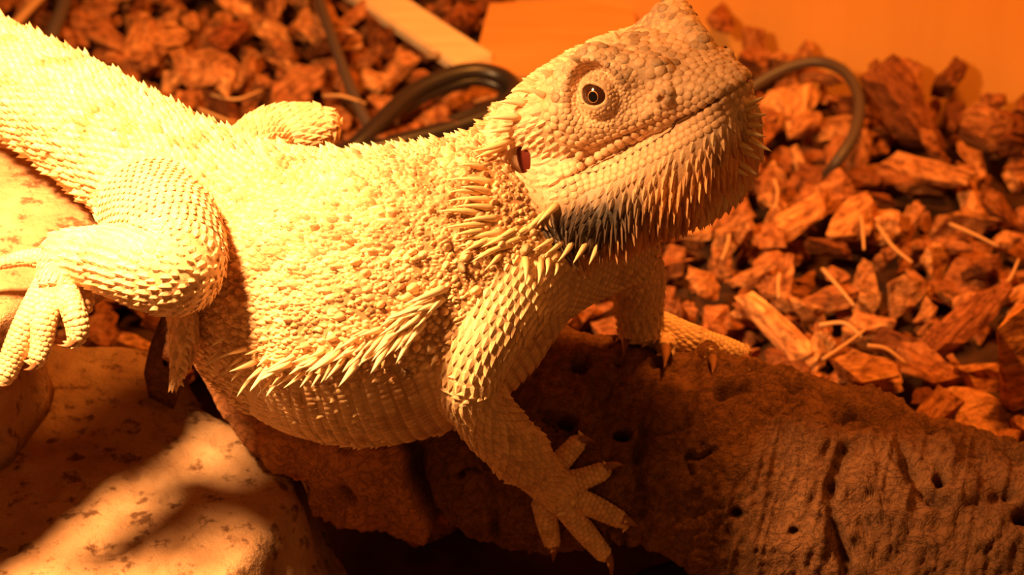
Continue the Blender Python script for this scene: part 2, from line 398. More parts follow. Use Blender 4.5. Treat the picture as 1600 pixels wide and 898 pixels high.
def sd_head(X):
    L = w2h(X); d = smin(UPPER(L), LOWER(L), .3)
    if True:
        M = L.copy(); M[:, 1] = -np.abs(L[:, 1])          # both sides alike
        d = smin(d, cap(M, (1.45, -1.34, .80), (2.25, -1.10, .90), .28, .40), .3)           # brow
        d = smin(d, cap(M, (2.25, -1.10, .90), (3.3, -.62, .60), .40, .14), .3)
        d = smin(d, cap(M, (.2, -1.75, .30), (1.5, -1.55, .4), .30, .25), .35)            # temple
        d = smin(d, cap(M, (-.1, -1.75, -.75), (1.0, -1.7, -1.0), .45, .38), .4)           # jaw angle
        d = smin(d, cap(M, (.2, -1.75, -1.5), (1.6, -1.65, -1.95), .42, .45), .5)          # beard pouch
        d = smax(d, -cap(M, (3.05, -1.22, .22), (2.85, -1.42, .0), .20, .12), .3)          # hollow before the eye
        r = M - EYE; a = r @ EF; b = r @ EU; c = r @ EN; rr = np.sqrt((a / .98) ** 2 + (b / 1.1) ** 2)
        d = smax(d, -(np.sqrt(np.maximum(rr - .40, 0) ** 2 + ((c - .72) / 2.2) ** 2) - .20), .08)   # socket
        lid = np.sqrt((a / .45) ** 2 + (b / .50) ** 2 + (c / .58) ** 2) * .5 - .5
        d = smin(d, lid, .05)
        op = np.sqrt(((a + .25 * b) / .26) ** 2 + ((b - .02) / .20) ** 2 + ((c - .56) / .30) ** 2) - 1   # opening between the lids
        d = smax(d, -op * .2, .03)
        d = smin(d, sph(M, (3.45, -.84, .14), .18), .12); d = smax(d, -cap(M, (3.52, -1.03, .19), (3.45, -.98, .10), .06, .08), .05)   # nostril
    gz = np.abs(L[:, 2] - mouth_z(L[:, 0])) / .04                                          # crease of the mouth
    d = d + .05 * np.exp(-gz ** 2) * smoothstep(.8, 1.2, L[:, 0])
    return d * HS
hc = h2w([[-1, -2.6, -2.6], [4.8, 2.6, 1.6], [-1, 2.6, -2.6], [-1, -2.6, 1.6], [4.8, -2.6, -2.6], [4.8, -2.6, 1.6], [4.8, 2.6, -2.6], [-1, 2.6, 1.6]])
HLO, HHI = hc.min(0), hc.max(0)
def sd_dragon(X):
    d = np.full(len(X), 5.0)
    for t in TUBES:
        m = ((X > t.lo - .7) & (X < t.hi + .7)).all(1)
        if m.any(): d[m] = smin(d[m], t(X[m]), t.k)
    m = ((X > HLO) & (X < HHI)).all(1)
    if m.any():
        d[m] = smin(d[m], sd_head(X[m]), .3); L = w2h(X[m]); L[:, 1] = -np.abs(L[:, 1])
        d[m] = smax(d[m], -cap(L, (.40, -2.12, -.24), (.36, -2.12, -.52), .22, .20) * HS, .06)      # ear opening
    return d
def part_ids(X):
    best = np.full(len(X), 9.0); ids = np.zeros(len(X), int)
    for i, t in enumerate(TUBES):
        m = np.nonzero(((X > t.lo - .7) & (X < t.hi + .7)).all(1))[0]
        if len(m):
            v = t(X[m]); q = v < best[m]; best[m[q]] = v[q]; ids[m[q]] = i
    m = np.nonzero(((X > HLO) & (X < HHI)).all(1))[0]
    v = sd_head(X[m]) - .16; q = v < best[m]; best[m[q]] = v[q]; ids[m[q]] = len(TUBES)
    return ids
HEAD = len(TUBES)
def hit(px, py): return W(px, py, ray_depth(sd_dragon, px, py, 36, 50))
lo = np.min([t.lo for t in TUBES], 0) - .2; hi = np.max([t.hi for t in TUBES] + [HHI], 0) + .2; lo[0] = -12.6

def refine(V, F, mask):
    """split the masked quads in four; neighbours keep the extra points as n-gons"""
    E = np.stack([F, np.roll(F, -1, 1)], -1).reshape(-1, 2); Es = np.sort(E, 1); key = (Es[:, 0] * len(V) + Es[:, 1]).reshape(-1, 4)
    uq = np.unique(key[mask]); a, b = uq // len(V), uq % len(V)
    em = (V[a] + V[b]) / 2; fc = V[F[mask]].mean(1); nv, ne = len(V), len(uq)
    ei = np.searchsorted(uq, key[mask]) + nv; fi = np.arange(mask.sum()) + nv + ne; f = F[mask]
    Q = np.vstack([np.stack([f[:, k], ei[:, k], fi, ei[:, k - 1]], 1) for k in range(4)])
    rest = F[~mask]; rk = key[~mask]; pos = np.searchsorted(uq, rk).clip(0, ne - 1); isin = uq[pos] == rk
    clean = ~isin.any(1); ng = []
    for fr, p, m in zip(rest[~clean], pos[~clean], isin[~clean]):
        o = []
        for k in range(4):
            o.append(int(fr[k]))
            if m[k]: o.append(int(p[k] + nv))
        ng.append(o)
    return np.vstack([V, em, fc]), np.vstack([Q, rest[clean]]), ng
def poly_obj(name, V, Q, ng, mat, parent=None, col=None):
    """a mesh of quads and a few n-gons"""
    if ng:
        loops = np.concatenate([Q.ravel(), np.concatenate([np.array(x) for x in ng])])
        cnt = np.concatenate([np.full(len(Q), 4), np.array([len(x) for x in ng])])
    else: loops = Q.ravel(); cnt = np.full(len(Q), 4)
    me = bpy.data.meshes.new(name)
    me.vertices.add(len(V)); me.vertices.foreach_set('co', (V * U).astype(np.float32).ravel())
    me.loops.add(len(loops)); me.loops.foreach_set('vertex_index', loops.astype(np.int32))
    me.polygons.add(len(cnt)); me.polygons.foreach_set('loop_start', np.concatenate([[0], np.cumsum(cnt)[:-1]]).astype(np.int32))
    me.update(calc_edges=True); me.validate()
    me.polygons.foreach_set('use_smooth', np.full(len(me.polygons), True))
    if col is not None:
        a = me.attributes.new('Col', 'FLOAT_COLOR', 'POINT')
        c = np.ones((len(V), 4), np.float32); c[:, :3] = col; a.data.foreach_set('color', c.ravel())
    me.materials.append(mat); me.update()
    o = bpy.data.objects.new(name, me); COL.objects.link(o)
    if parent: o.parent = parent
    return o

# ------------------------------------------------------------------ the bearded dragon
dragon = tag(empty('bearded_dragon', (-2.0, 37.0, 6.0)), 'pale yellow bearded dragon with spiny beard and flanks, propped on the cork log', 'lizard')
CREAM = np.array([.80, .54, .29]); TAN = np.array([.76, .50, .30]); BROWN = np.array([.40, .20, .08]); ORANGE = np.array([.70, .33, .10]); BLACK = np.array([.035, .025, .02])
TRUNK = TUBES[1]
def mix(a, b, t): return a * (1 - t[:, None]) + b * t[:, None]
def trunk_angle(X):
    f = TRUNK.near(X); P, ra, rb, Tn, S, B = TRUNK.at(f); v = X - P
    return f, np.arctan2((v * B).sum(1) / rb, (v * S).sum(1) / ra)
def skin_color(X, ids, blk=.97):
    n1 = fbm(X, 1.1, 3, 3); n2 = fbm(X, 3.2, 3, 9)
    c = np.tile(CREAM, (len(X), 1))
    f, th = trunk_angle(X)
    body = np.isin(ids, (0, 1, 2))
    dors = smoothstep(.05, .45, th) * smoothstep(.05, .45, np.pi - th)
    fr = smoothstep(-3.4, 0.2, X[:, 0])
    spot = smoothstep(.06, .38, n2 + .35 * n1 + .34 * fr - .05) * dors
    c = np.where(body[:, None], mix(c, BROWN, .75 * spot), c)
    bel = (1 - dors) * smoothstep(.30, .42, fbm(X, 1.9, 2, 21))
    c = np.where(body[:, None], mix(c, BROWN * 1.3, .5 * bel), c)
    limb = (~body) & (ids != HEAD)
    c = np.where(limb[:, None], mix(c, np.array([.50, .28, .12]), .45 * smoothstep(.05, .4, n2)), c)
    # head
    L = w2h(X); h = ids == HEAD
    hc_ = mix(np.tile(TAN * 1.04, (len(X), 1)), BROWN * 1.2, .45 * smoothstep(.0, .45, n2) * smoothstep(.1, .5, L[:, 2]))
    dm = mouth_z(L[:, 0]) - L[:, 2]
    o = smoothstep(.35, 1.1, dm) * smoothstep(-.35, .35, n1 + .2)
    hc_ = mix(hc_, ORANGE, .75 * o)
    k = np.exp(-(((L[:, 0] - 1.5) / 1.15) ** 2 + ((L[:, 2] + 1.75) / .52) ** 2) ** 1.5) * smoothstep(.3, 1.2, -L[:, 1])
    k = np.maximum(k, .7 * smoothstep(.35, .6, n1 + n2 * .5) * o)
    hc_ = mix(hc_, BLACK, np.clip(k * 1.15, 0, blk))
    w = np.where(h, 1.0, smoothstep(-1.2, .2, -np.abs(L[:, 1]) + 1.3) * smoothstep(-1.9, -1.2, L[:, 2]) * 0)
    c = mix(c, hc_, w)
    return np.clip(c, .01, 1)

BV, BF = surface_nets(sd_dragon, lo, hi, .1)
BV = onto(sd_dragon, BV, 1); BV, BF = subdivide(BV, BF); BV = onto(sd_dragon, BV, 1)
ids = part_ids(BV); n_old = len(BV)
BV, BF, NG = refine(BV, BF, (ids[BF] == HEAD).all(1))
m = np.ones(len(BV), bool); m[:n_old] = ids == HEAD
BV[m] = onto(sd_dragon, BV[m], 1)
ids = np.concatenate([ids, np.full(len(BV) - n_old, HEAD)])
bcol = skin_color(BV, ids)
# brown pigment of the bare skin between the scales, deepened as gap shade
f_, th_ = trunk_angle(BV)
between = np.isin(ids, (0, 1)) * smoothstep(.0, .3, th_) * smoothstep(.0, .3, np.pi - th_) * (.6 + .25 * smoothstep(-5, 0, BV[:, 0])) * smoothstep(-.7, .1, fbm(BV, 1.0, 2, 33))
part(poly_obj('body', BV, BF, NG, MAT['skin'], None, mix(bcol, BROWN, between) * .88), dragon)

# --- scale templates in (backward, side, out)
def t_keel():
    V = np.array([(-.5, 0, -.25), (-.1, .5, -.25), (-.1, -.5, -.25), (.75, 0, 1.0), (-.12, 0, .62), (.42, .3, -.25), (.42, -.3, -.25)])
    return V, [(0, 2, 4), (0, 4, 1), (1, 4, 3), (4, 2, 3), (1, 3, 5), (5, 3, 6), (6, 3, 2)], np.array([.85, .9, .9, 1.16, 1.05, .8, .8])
def t_dome(n=7):
    a = np.arange(n) * 2 * np.pi / n; z = np.zeros(n)
    V = np.vstack([np.stack([.56 * np.cos(a), .56 * np.sin(a), z - .6], 1), np.stack([.45 * np.cos(a), .45 * np.sin(a), z + .42], 1), np.stack([.26 * np.cos(a), .26 * np.sin(a), z + .88], 1), [[0, 0, 1.0]]])
    F = []
    for i in range(n):
        j = (i + 1) % n
        F += [(i, j, n + j), (i, n + j, n + i), (n + i, n + j, 2 * n + j), (n + i, 2 * n + j, 2 * n + i), (2 * n + i, 2 * n + j, 3 * n)]
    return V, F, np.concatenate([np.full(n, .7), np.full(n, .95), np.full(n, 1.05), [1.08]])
def t_plate():
    o = [(-.5, -.45), (-.5, .45), (.3, .5), (.52, .3), (.52, -.3), (.3, -.5)]
    V = [(x, y, -.6) for x, y in o] + [(x * .84, y * .84, .35 + .65 * (x + .5)) for x, y in o] + [(.1, 0, 1.05)]
    F = []
    for i in range(6):
        j = (i + 1) % 6
        F += [(j, i, 6 + i), (j, 6 + i, 6 + j), (6 + j, 6 + i, 12)]
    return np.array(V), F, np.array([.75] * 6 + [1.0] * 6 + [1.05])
def t_cone(n=8):
    a = np.arange(n) * 2 * np.pi / n; ca, sa = np.cos(a), np.sin(a)
    rows = [(.60, 0., -.4, 0), (.42, .05, .30, 0), (.21, .20, .70, 0)]
    V = np.vstack([np.stack([r * ca * (1 + .25 * (ca > 0)) + o, r * sa, np.full(n, z)], 1) for r, o, z, _ in rows] + [[[.58, 0, 1.15]]])
    F = []
    for k in range(2):
        for i in range(n):
            j = (i + 1) % n; F += [(k * n + i, k * n + j, k * n + n + j), (k * n + i, k * n + n + j, k * n + n + i)]
    F += [(2 * n + i, 2 * n + (i + 1) % n, 3 * n) for i in range(n)]
    return V, F, np.concatenate([np.full(n, .62), np.full(n, .9), np.full(n, 1.06), [1.18]])  # base rings painted darker, as shade around each scale
TPL = {'cone': t_cone(), 'keel': t_keel(), 'dome': t_dome(), 'plate': t_plate()}
SC = {k: [] for k in TPL}          # collected scales: P, N, D, l, w, h, tilt, colour
def add_scales(kind, P, N, D, l, w, h, col, tilt=0.0):
    if not len(P): return
    n = len(P); f = lambda v: np.broadcast_to(np.asarray(v, float), (n,)).copy()
    D = nrm(D - N * (D * N).sum(1, keepdims=True))
    SC[kind].append((P, N, D, f(l), f(w), f(h), f(tilt), col))
def normals(X): return nrm(grad(sd_dragon, X, .03))

allP = []
def lattice(i, ds, dt, jit, f0=0.0, f1=None):
    t = TUBES[i]; seg = np.r_[0, np.cumsum(np.linalg.norm(np.diff(t.P, axis=0), axis=1))]
    ss = np.arange(f0, seg[-1] if f1 is None else f1, ds); X = []; fs = []; ths = []
    fi = np.interp(ss, seg, np.arange(len(seg)))
    P, ra, rb, Tn, S, B = t.at(fi)
    for r in range(len(ss)):
        n = max(5, int(round(2 * np.pi * .5 * (ra[r] + rb[r]) / dt)))
        th = (np.arange(n) + .5 * (r % 2)) * 2 * np.pi / n
        X.append(P[r] + np.cos(th)[:, None] * S[r] * ra[r] + np.sin(th)[:, None] * B[r] * rb[r]); fs.append(np.full(n, fi[r])); ths.append(th)
    X = np.vstack(X); fs = np.concatenate(fs); th = np.concatenate(ths); th = (th + np.pi) % (2 * np.pi) - np.pi
    if jit: X = X + rng.normal(0, jit * ds, X.shape)
    Y = onto(sd_dragon, X, 2)
    ok = (np.linalg.norm(Y - X, axis=1) < .45) & (np.abs(sd_dragon(Y)) < .05)
    Y, fs, th = Y[ok], fs[ok], th[ok]
    pid = part_ids(Y); ok = pid == i; Y, fs, th = Y[ok], fs[ok], th[ok]
    return Y, normals(Y), t.at(fs)[3], fs, th
def var(n, a): return 1 + rng.uniform(-a, a, n)
def cvar(c, a=.14): return np.clip(c * (1 + rng.normal(0, a, (len(c), 1))), .01, 1)

# tail and rump
P, N, Tn, fs, th = lattice(0, .15, .15, .06); allP.append(P)
c = cvar(skin_color(P, np.zeros(len(P), int)), .12); n = len(P)
big = rng.random(n) < .22
add_scales('cone', P, N, -Tn, .18 * var(n, .2) * np.where(big, 1.25, 1), .14 * np.where(big, 1.2, 1), np.where(big, .125, .06) * var(n, .3), c)
# trunk: rough keeled scales above the fringe, smooth rows below
P, N, Tn, fs, th = lattice(1, .12, .125, .0, 0, 9.5); allP.append(P)
top = (th > .02) & (th < np.pi - .02)
X = P[top] + rng.normal(0, .028, (top.sum(), 3)); X = onto(sd_dragon, X, 1); Nn = normals(X); n = len(X)
c = cvar(skin_color(X, np.ones(n, int)), .2); big = rng.random(n) < .16
add_scales('cone', X, Nn, -Tn[top] + rng.normal(0, .25, (n, 3)), np.where(big, .21, .125) * var(n, .25), np.where(big, .165, .105) * var(n, .2), np.where(big, .125, .06) * var(n, .4), c)
X = P[~top]; n = len(X); c = cvar(skin_color(X, np.ones(n, int)), .07)
add_scales('plate', X, N[~top], -Tn[~top], .185, .15, .026 * var(n, .2), c)
# small granules between the tubercles
bx = np.nonzero((ids == 1) | (ids == 0))[0]; HG = set()
gx = rng.permutation(bx)[:26000]; G = []
f_, th_ = trunk_angle(BV[gx]); gx = gx[(th_ > -.02) & (th_ < np.pi + .02)]
for i in gx.tolist():
    k = tuple((BV[i] // .082).astype(int))
    if k not in HG: HG.add(k); G.append(i)
G = np.array(G); X = BV[G]; n = len(X)
add_scales('cone', X, normals(X), np.tile([-1., 0, .15], (n, 1)) + rng.normal(0, .3, (n, 3)), .095 * var(n, .35), .075 * var(n, .3), .038 * var(n, .5), cvar(mix(skin_color(X, ids[G]), BROWN, np.full(n, .3)), .2))
# chest and limbs
for i, t in enumerate(TUBES):
    if i < 2: continue
    r = t.ra.mean()
    if t.name in ('toe',):
        P, N, Tn, fs, th = lattice(i, .085, .12, .0)
        n = len(P); allP.append(P); c = cvar(skin_color(P, np.full(n, i)), .07)
        add_scales('dome', P, N, Tn, .115, .14, .022, c)
    elif t.name == 'foot':
        P, N, Tn, fs, th = lattice(i, .11, .11, .05); n = len(P); allP.append(P)
        add_scales('keel', P, N, Tn, .15 * var(n, .15), .125, .035, cvar(skin_color(P, np.full(n, i)), .1))
    elif t.name == 'chest':
        P, N, Tn, fs, th = lattice(i, .12, .12, .04); n = len(P); allP.append(P)
        add_scales('dome', P, N, -Tn, .125 * var(n, .15), .12, .03, cvar(skin_color(P, np.full(n, i)), .1))
    else:
        P, N, Tn, fs, th = lattice(i, .15, .15, .03); n = len(P); allP.append(P)
        add_scales('keel', P, N, Tn, .21 * var(n, .12), .165, .042 * var(n, .3), cvar(skin_color(P, np.full(n, i)), .12))

# lips: rows of squarish scales above and below the mouth
LIPS = []
for off, step, hgt in ((.085, .15, .13), (.215, .155, .13), (-.095, .145, .14), (-.23, .145, .13), (-.36, .14, .13)):
    xs = np.arange(1.15, 4.42, step)
    for sy in (-1, 1):
        q = np.stack([xs, sy * np.interp(xs, [1, 2.2, 3.1, 3.8, 4.3, 4.5], [1.95, 1.55, 1.04, .74, .42, .2]), mouth_z(xs) + off], 1)
        X = onto(sd_dragon, h2w(q), 3); LIPS.append(X)
        n = len(X); Nn = normals(X); D = np.gradient(X, axis=0)
        add_scales('dome', X, Nn, D, step * 1.28 * HS, hgt * 1.26 * HS, .028, cvar(skin_color(X, np.full(n, HEAD)), .06) * np.array([1.04, 1.0, .95]))
allP += LIPS
# everything else by dart throwing over the surface
CELL = .22
H = {}
def put(p):
    k = (int(p[0] // CELL), int(p[1] // CELL), int(p[2] // CELL)); H.setdefault(k, []).append(p)
for p in np.vstack(allP).tolist(): put(p)
def free(p, r2):
    a, b, c_ = int(p[0] // CELL), int(p[1] // CELL), int(p[2] // CELL)
    for i in (a - 1, a, a + 1):
        for j in (b - 1, b, b + 1):
            for k in (c_ - 1, c_, c_ + 1):
                for q in H.get((i, j, k), ()):
                    if (q[0] - p[0]) ** 2 + (q[1] - p[1]) ** 2 + (q[2] - p[2]) ** 2 < r2: return False
    return True
hd = ids == HEAD
cand = np.concatenate([rng.permutation(np.nonzero(hd)[0])[:60000], rng.permutation(np.nonzero(~hd)[0])[:45000]])
Lc = w2h(BV); rad = np.full(len(BV), .125)
dmc = mouth_z(Lc[:, 0]) - Lc[:, 2]
Lm = Lc.copy(); Lm[:, 1] = -np.abs(Lc[:, 1]); re = Lm - EYE; eyed = np.linalg.norm(re, axis=1)
rad[hd] = .125
rad[hd & (Lc[:, 2] > .45)] = .15
rad[hd & (eyed < .9)] = .085
rad[hd & (eyed < .62)] = .055
rad[hd & (dmc > .45)] = .125
rad[hd & (dmc > 1.2)] = .14
eo = (np.abs(re @ EF) < .30) & (np.abs(re @ EU) < .25) & (re @ EN > .3)
ear = np.linalg.norm(Lm - np.array([.38, -2.08, -.38]), axis=1) < .36
keep = []
skip = (hd & (eo | ear | ((np.abs(dmc) < .05) & (Lc[:, 0] > 1.0)))).tolist()
radl = rad.tolist(); BVl = BV.tolist()
for i in cand.tolist():
    if skip[i]: continue
    p = BVl[i]
    if free(p, radl[i] ** 2): put(p); keep.append(i)
keep = np.array(keep); X = BV[keep]; Nn = normals(X); L = w2h(X); r = rad[keep]; hk = hd[keep]; n = len(X)
c = skin_color(X, ids[keep], .96); dm = mouth_z(L[:, 0]) - L[:, 2]
back = np.tile(-HR[:, 0], (n, 1)); down = np.tile(-.55 * HR[:, 0] - .8 * HR[:, 2], (n, 1))
beard = hk & (dm > .42)
rear = hk & ~beard & (L[:, 0] < 1.35)
face = hk & ~beard & ~rear
q = ~hk
qb = q & (ids[keep] <= 1); qo = q & ~qb
for kk, qq in (('cone', qb), ('keel', qo)): add_scales(kk, X[qq], Nn[qq], np.tile([-1., 0, .1], (qq.sum(), 1)), .15 * var(qq.sum(), .2), .13, .055 * var(qq.sum(), .4), cvar(c[qq], .14))
q = face; tint = np.where((L[q, 2] > .5) & (rng.random(q.sum()) < .35), .62, 1.0)[:, None]
add_scales('dome', X[q], Nn[q], back[q], r[q] * 1.42, r[q] * 1.36, np.where(r[q] > .1, .028, .013), cvar(c[q], .08) * tint)
q = rear
add_scales('keel', X[q], Nn[q], back[q] + .25 * down[q], .19 * var(q.sum(), .2), .145, .042 * var(q.sum(), .4), cvar(c[q], .1))
q = beard; g = smoothstep(.5, 1.5, dm[q]) * smoothstep(-2.75, -2.3, L[q, 2]); m_ = q.sum()
add_scales('keel', X[q], Nn[q], down[q], (.20 + .24 * g) * var(m_, .2), .13 + .01 * g, (.04 + .12 * g) * var(m_, .25), cvar(c[q] * (1 + .25 * g[:, None]), .14))

def build_scales():
    Vs, Fs, Cs = [], [], []; base = 0
    for kind, lst in SC.items():
        tv, tf, tc = TPL[kind]; tf = np.array(tf)
        for P, N, D, l, w, h, tilt, col in lst:
            S = np.cross(N, D); n = len(P)
            v = P[:, None, :] + D[:, None, :] * (tv[None, :, 0] * l[:, None])[..., None] + S[:, None, :] * (tv[None, :, 1] * w[:, None])[..., None] + N[:, None, :] * (tv[None, :, 2] * h[:, None])[..., None]
            Vs.append(v.reshape(-1, 3)); Fs.append((tf[None] + base + (np.arange(n) * len(tv))[:, None, None]).reshape(-1, 3)); base += n * len(tv)
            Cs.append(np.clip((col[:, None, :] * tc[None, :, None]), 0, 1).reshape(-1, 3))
    return np.vstack(Vs), np.vstack(Fs), np.vstack(Cs)
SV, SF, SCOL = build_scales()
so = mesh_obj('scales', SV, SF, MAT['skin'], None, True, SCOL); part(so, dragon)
nk = sum(len(x[0]) for x in SC['keel']) * len(TPL['keel'][1]); k0 = sum(len(x[0]) for x in SC['cone']) * len(TPL['cone'][1])
sm = np.ones(len(SF), bool); sm[k0:k0 + nk] = False
if len(so.data.polygons) == len(SF): so.data.polygons.foreach_set('use_smooth', sm); so.data.update()
so['kind'] = 'stuff'; so['label'] = 'fine keeled and granular scales covering the skin'

# --- horny spines, each a part
def cone_curve(P, r, nseg=5, nside=7, flat=1.0):
    """tapered horn through the bezier points P"""
    P = np.asarray(P, float); t = np.linspace(0, 1, nseg + 1)[:, None]
    c = (1 - t) ** 2 * P[0] + 2 * t * (1 - t) * P[1] + t * t * P[2]
    Tn = nrm(np.gradient(c, axis=0)); a = nrm(np.cross(Tn[0], [.3, .5, .8])); V = []; a0 = a
    for i in range(nseg):
        a0 = nrm(a0 - Tn[i] * (a0 @ Tn[i])); b0 = np.cross(Tn[i], a0); rr = r * (1 - (i / nseg) ** 1.25)
        ph = np.arange(nside) * 2 * np.pi / nside
        V.append(c[i] + rr * (np.cos(ph)[:, None] * a0 + flat * np.sin(ph)[:, None] * b0))
    V = np.vstack(V + [c[-1:]]); F = []
    for i in range(nseg - 1):
        for j in range(nside):
            k = (j + 1) % nside; F.append((i * nside + j, i * nside + k, (i + 1) * nside + k, (i + 1) * nside + j))
    F += [((nseg - 1) * nside + j, (nseg - 1) * nside + (j + 1) % nside, nseg * nside) for j in range(nside)]
    F.append(tuple(range(nside))[::-1])
    tt = np.r_[np.repeat(np.arange(nseg) / nseg, nside), 1]
    return V, F, tt
def spine(name, base, tip, r, c0=(.74, .50, .26), c1=(.88, .72, .46), bend=None, sink=.06, mat='horn'):
    base = np.array(base); tip = np.array(tip); Nn = normals(base[None])[0]
    mid = (base + tip) / 2 + (Nn * .16 * np.linalg.norm(tip - base) if bend is None else np.array(bend))
    V, F, tt = cone_curve([base - Nn * sink, mid, tip], r)
    col = np.array(c0) * (1 - tt[:, None]) + np.array(c1) * tt[:, None]
    return part(mesh_obj(name, V, F, MAT[mat], None, True, col), dragon)
def spine_px(name, b, t, r, lift, **k):
    B = hit(*b); d = project(B)[0, 2]
    return spine(name, B, W(t[0], t[1], d - lift), r, **k)
# fringe along the flank
fx = np.array([345, 380, 420, 470, 530, 585, 640, 700]); fy = np.array([535, 562, 575, 573, 556, 530, 498, 455])
for row, (n, dy, l0) in enumerate(((30, 0, 46), (26, 17, 40), (16, -17, 36))):
    for k in range(n):
        u = (k + rng.uniform(.2, .8)) / n; x = 345 + u * (700 - 345); y = np.interp(x, fx, fy) + dy * (1 - .3 * u) + rng.uniform(-6, 6)
        ln = l0 * rng.uniform(.6, 1.35) * (.75 + .45 * u); a = math.radians(rng.uniform(128, 165) if row != 1 else rng.uniform(118, 150))
        spine_px('flank_spine', (x, y), (x + ln * math.cos(a), y + ln * math.sin(a)), rng.uniform(.055, .08) * (ln / 46) ** .5, .12 + .006 * ln * rng.uniform(.6, 1.2))
for b, t in (((697, 450), (629, 476)), ((674, 480), (610, 526)), ((645, 517), (617, 571)), ((690, 470), (640, 490)), ((604, 544), (578, 585)), ((664, 500), (630, 545)), ((560, 565), (528, 605)), ((655, 480), (600, 500))):
    spine_px('flank_spine', b, t, .09, .45)
# beard and cheek spines
BS = [((766, 242), (720, 228)), ((775, 285), (697, 281)), ((768, 300), (718, 292)), ((772, 312), (697, 314)), ((755, 332), (682, 330)), ((765, 350), (695, 355)), ((790, 362), (708, 377)),
      ((795, 372), (709, 386)), ((800, 366), (748, 388)), ((822, 368), (755, 394)), ((838, 350), (782, 379)), ((856, 330), (810, 371)), ((845, 342), (800, 378)), ((868, 372), (829, 393)), ((880, 378), (850, 398)),
      ((822, 400), (820, 446)), ((845, 402), (840, 447)), ((858, 402), (852, 432)), ((872, 412), (866, 431)), ((780, 340), (722, 345)), ((775, 325), (712, 322)), ((812, 355), (765, 380)), ((800, 380), (740, 402)),
      ((780, 385), (735, 410)), ((770, 370), (720, 395)), ((785, 395), (755, 425)), ((895, 380), (870, 410)), ((915, 382), (895, 412)), ((935, 384), (920, 414)), ((800, 220), (735, 236)), ((790, 228), (742, 246)),
      ((870, 320), (838, 352)), ((760, 262), (715, 258)), ((752, 300), (700, 300)), ((758, 360), (705, 368))]
for b, t in BS: spine_px('beard_spine', b, t, .08 if math.dist(b, t) > 45 else .065, .36, c0=(.70, .42, .16), c1=(.88, .68, .38))
for b, t in (((838, 140), (797, 143)), ((822, 160), (776, 160)), ((812, 182), (756, 184)), ((860, 118), (842, 108)), ((905, 96), (886, 84)), ((835, 130), (815, 122)), ((965, 62), (958, 48)), ((850, 150), (825, 136)), ((800, 200), (762, 206))):
    spine_px('head_spine', b, t, .075, .12)
for b, t in (((1162, 165), (1196, 150)), ((1165, 172), (1188, 162)), ((1168, 195), (1196, 196)), ((1166, 215), (1208, 238)), ((1160, 235), (1190, 250)), ((1152, 252), (1186, 275)), ((1168, 182), (1200, 178)), ((1164, 205), (1198, 214)), ((1145, 262), (1172, 276)), ((1156, 225), (1180, 236))):
    spine_px('beard_spine', b, t, .075, .02, c0=(.70, .42, .16), c1=(.88, .68, .38))
# rows of small spines on the leg fold, the shin and the far knee
for k in range(9):
    y = 500 + k * 12; spine_px('leg_spine', (294 - k * 1.6, y), (302 + rng.uniform(-3, 3) - k * 1.6, y + 8), .05, .1)
# claws
CL = [((900, 693), (914, 680), (930, 692)), ((938, 737), (960, 720), (978, 728)), ((968, 811), (986, 812), (1000, 826)), ((942, 863), (960, 872), (954, 912)), ((861, 843), (868, 858), (863, 880)),
      ((982, 526), (976, 532), (974, 556)), ((1040, 542), (1042, 550), (1037, 580)), ((1110, 557), (1118, 562), (1112, 588)), ((1160, 556), (1172, 560), (1170, 584))]
for a, b, c_ in CL:
    q = [on_log(*a, .13), on_log(*b, .30), on_log(*c_, .05)]
    V, F, tt = cone_curve(q, .13, 6); part(mesh_obj('claw', V, F, MAT['claw']), dragon)
for (a, b, c_), d in ((((7, 586), (2, 600), (-4, 606)), 41.45), (((58, 560), (54, 580), (36, 577)), 41.35), (((117, 528), (112, 546), (88, 538)), 41.2), (((128, 484), (127, 494), (118, 496)), 41.9)):
    V, F, tt = cone_curve([W(*a, d), W(*b, d), W(*c_, d - .05)], .095, 6); part(mesh_obj('claw', V, F, MAT['claw']), dragon)
# eyes
def ellip(fr, c, rad3, amax=math.pi, n1=14, n2=24):
    V = [c + fr[2] * rad3[2]]; F = []
    for i in range(1, n1 + 1):
        a = amax * i / n1
        for j in range(n2):
            b = 2 * np.pi * j / n2; V.append(c + fr[2] * rad3[2] * math.cos(a) + math.sin(a) * (fr[0] * rad3[0] * math.cos(b) + fr[1] * rad3[1] * math.sin(b)))
    for j in range(n2): F.append((0, 1 + j, 1 + (j + 1) % n2))
    for i in range(n1 - 1):
        for j in range(n2): F.append((1 + i * n2 + j, 1 + (i + 1) * n2 + j, 1 + (i + 1) * n2 + (j + 1) % n2, 1 + i * n2 + (j + 1) % n2))
    return np.array(V), F
for s in (1, -1):
    mir = np.array([1, s, 1.]); fr = [EF * mir, EU * mir, EN * mir]; c = EYE * mir
    V, F = ellip(fr, c, (.42, .46, .535)); eb = part(mesh_obj('eyeball', h2w(V), F, MAT['eye']), dragon)
    off = (nrm(np.array([.05, -.03, 1.0])) @ np.array([EF, EU, EN])) * mir
    fr2 = [nrm(np.cross(fr[1], off)), None, off]; fr2[1] = np.cross(off, fr2[0])
    for nm, mt, ang, gr in (('iris', 'iris', .235, 1.012), ('pupil', 'pupil', .205, 1.022)):
        V, F = ellip(fr2, c, (.44 * gr, .47 * gr, .535 * gr), ang, 5, 20)
        o = mesh_obj(nm, h2w(V), F, MAT[mt]); o.parent = eb
    # ear drum
    V, F = ellip([np.array([.3, 0, .95]) * mir, np.array([.95, 0, -.3]) * mir, np.array([0, -1., 0]) * mir], np.array([.38, -1.96, -.38]) * mir, (.34, .22, .06), math.pi, 8, 16)
    part(mesh_obj('ear', h2w(V), F, MAT['ear']), dragon)
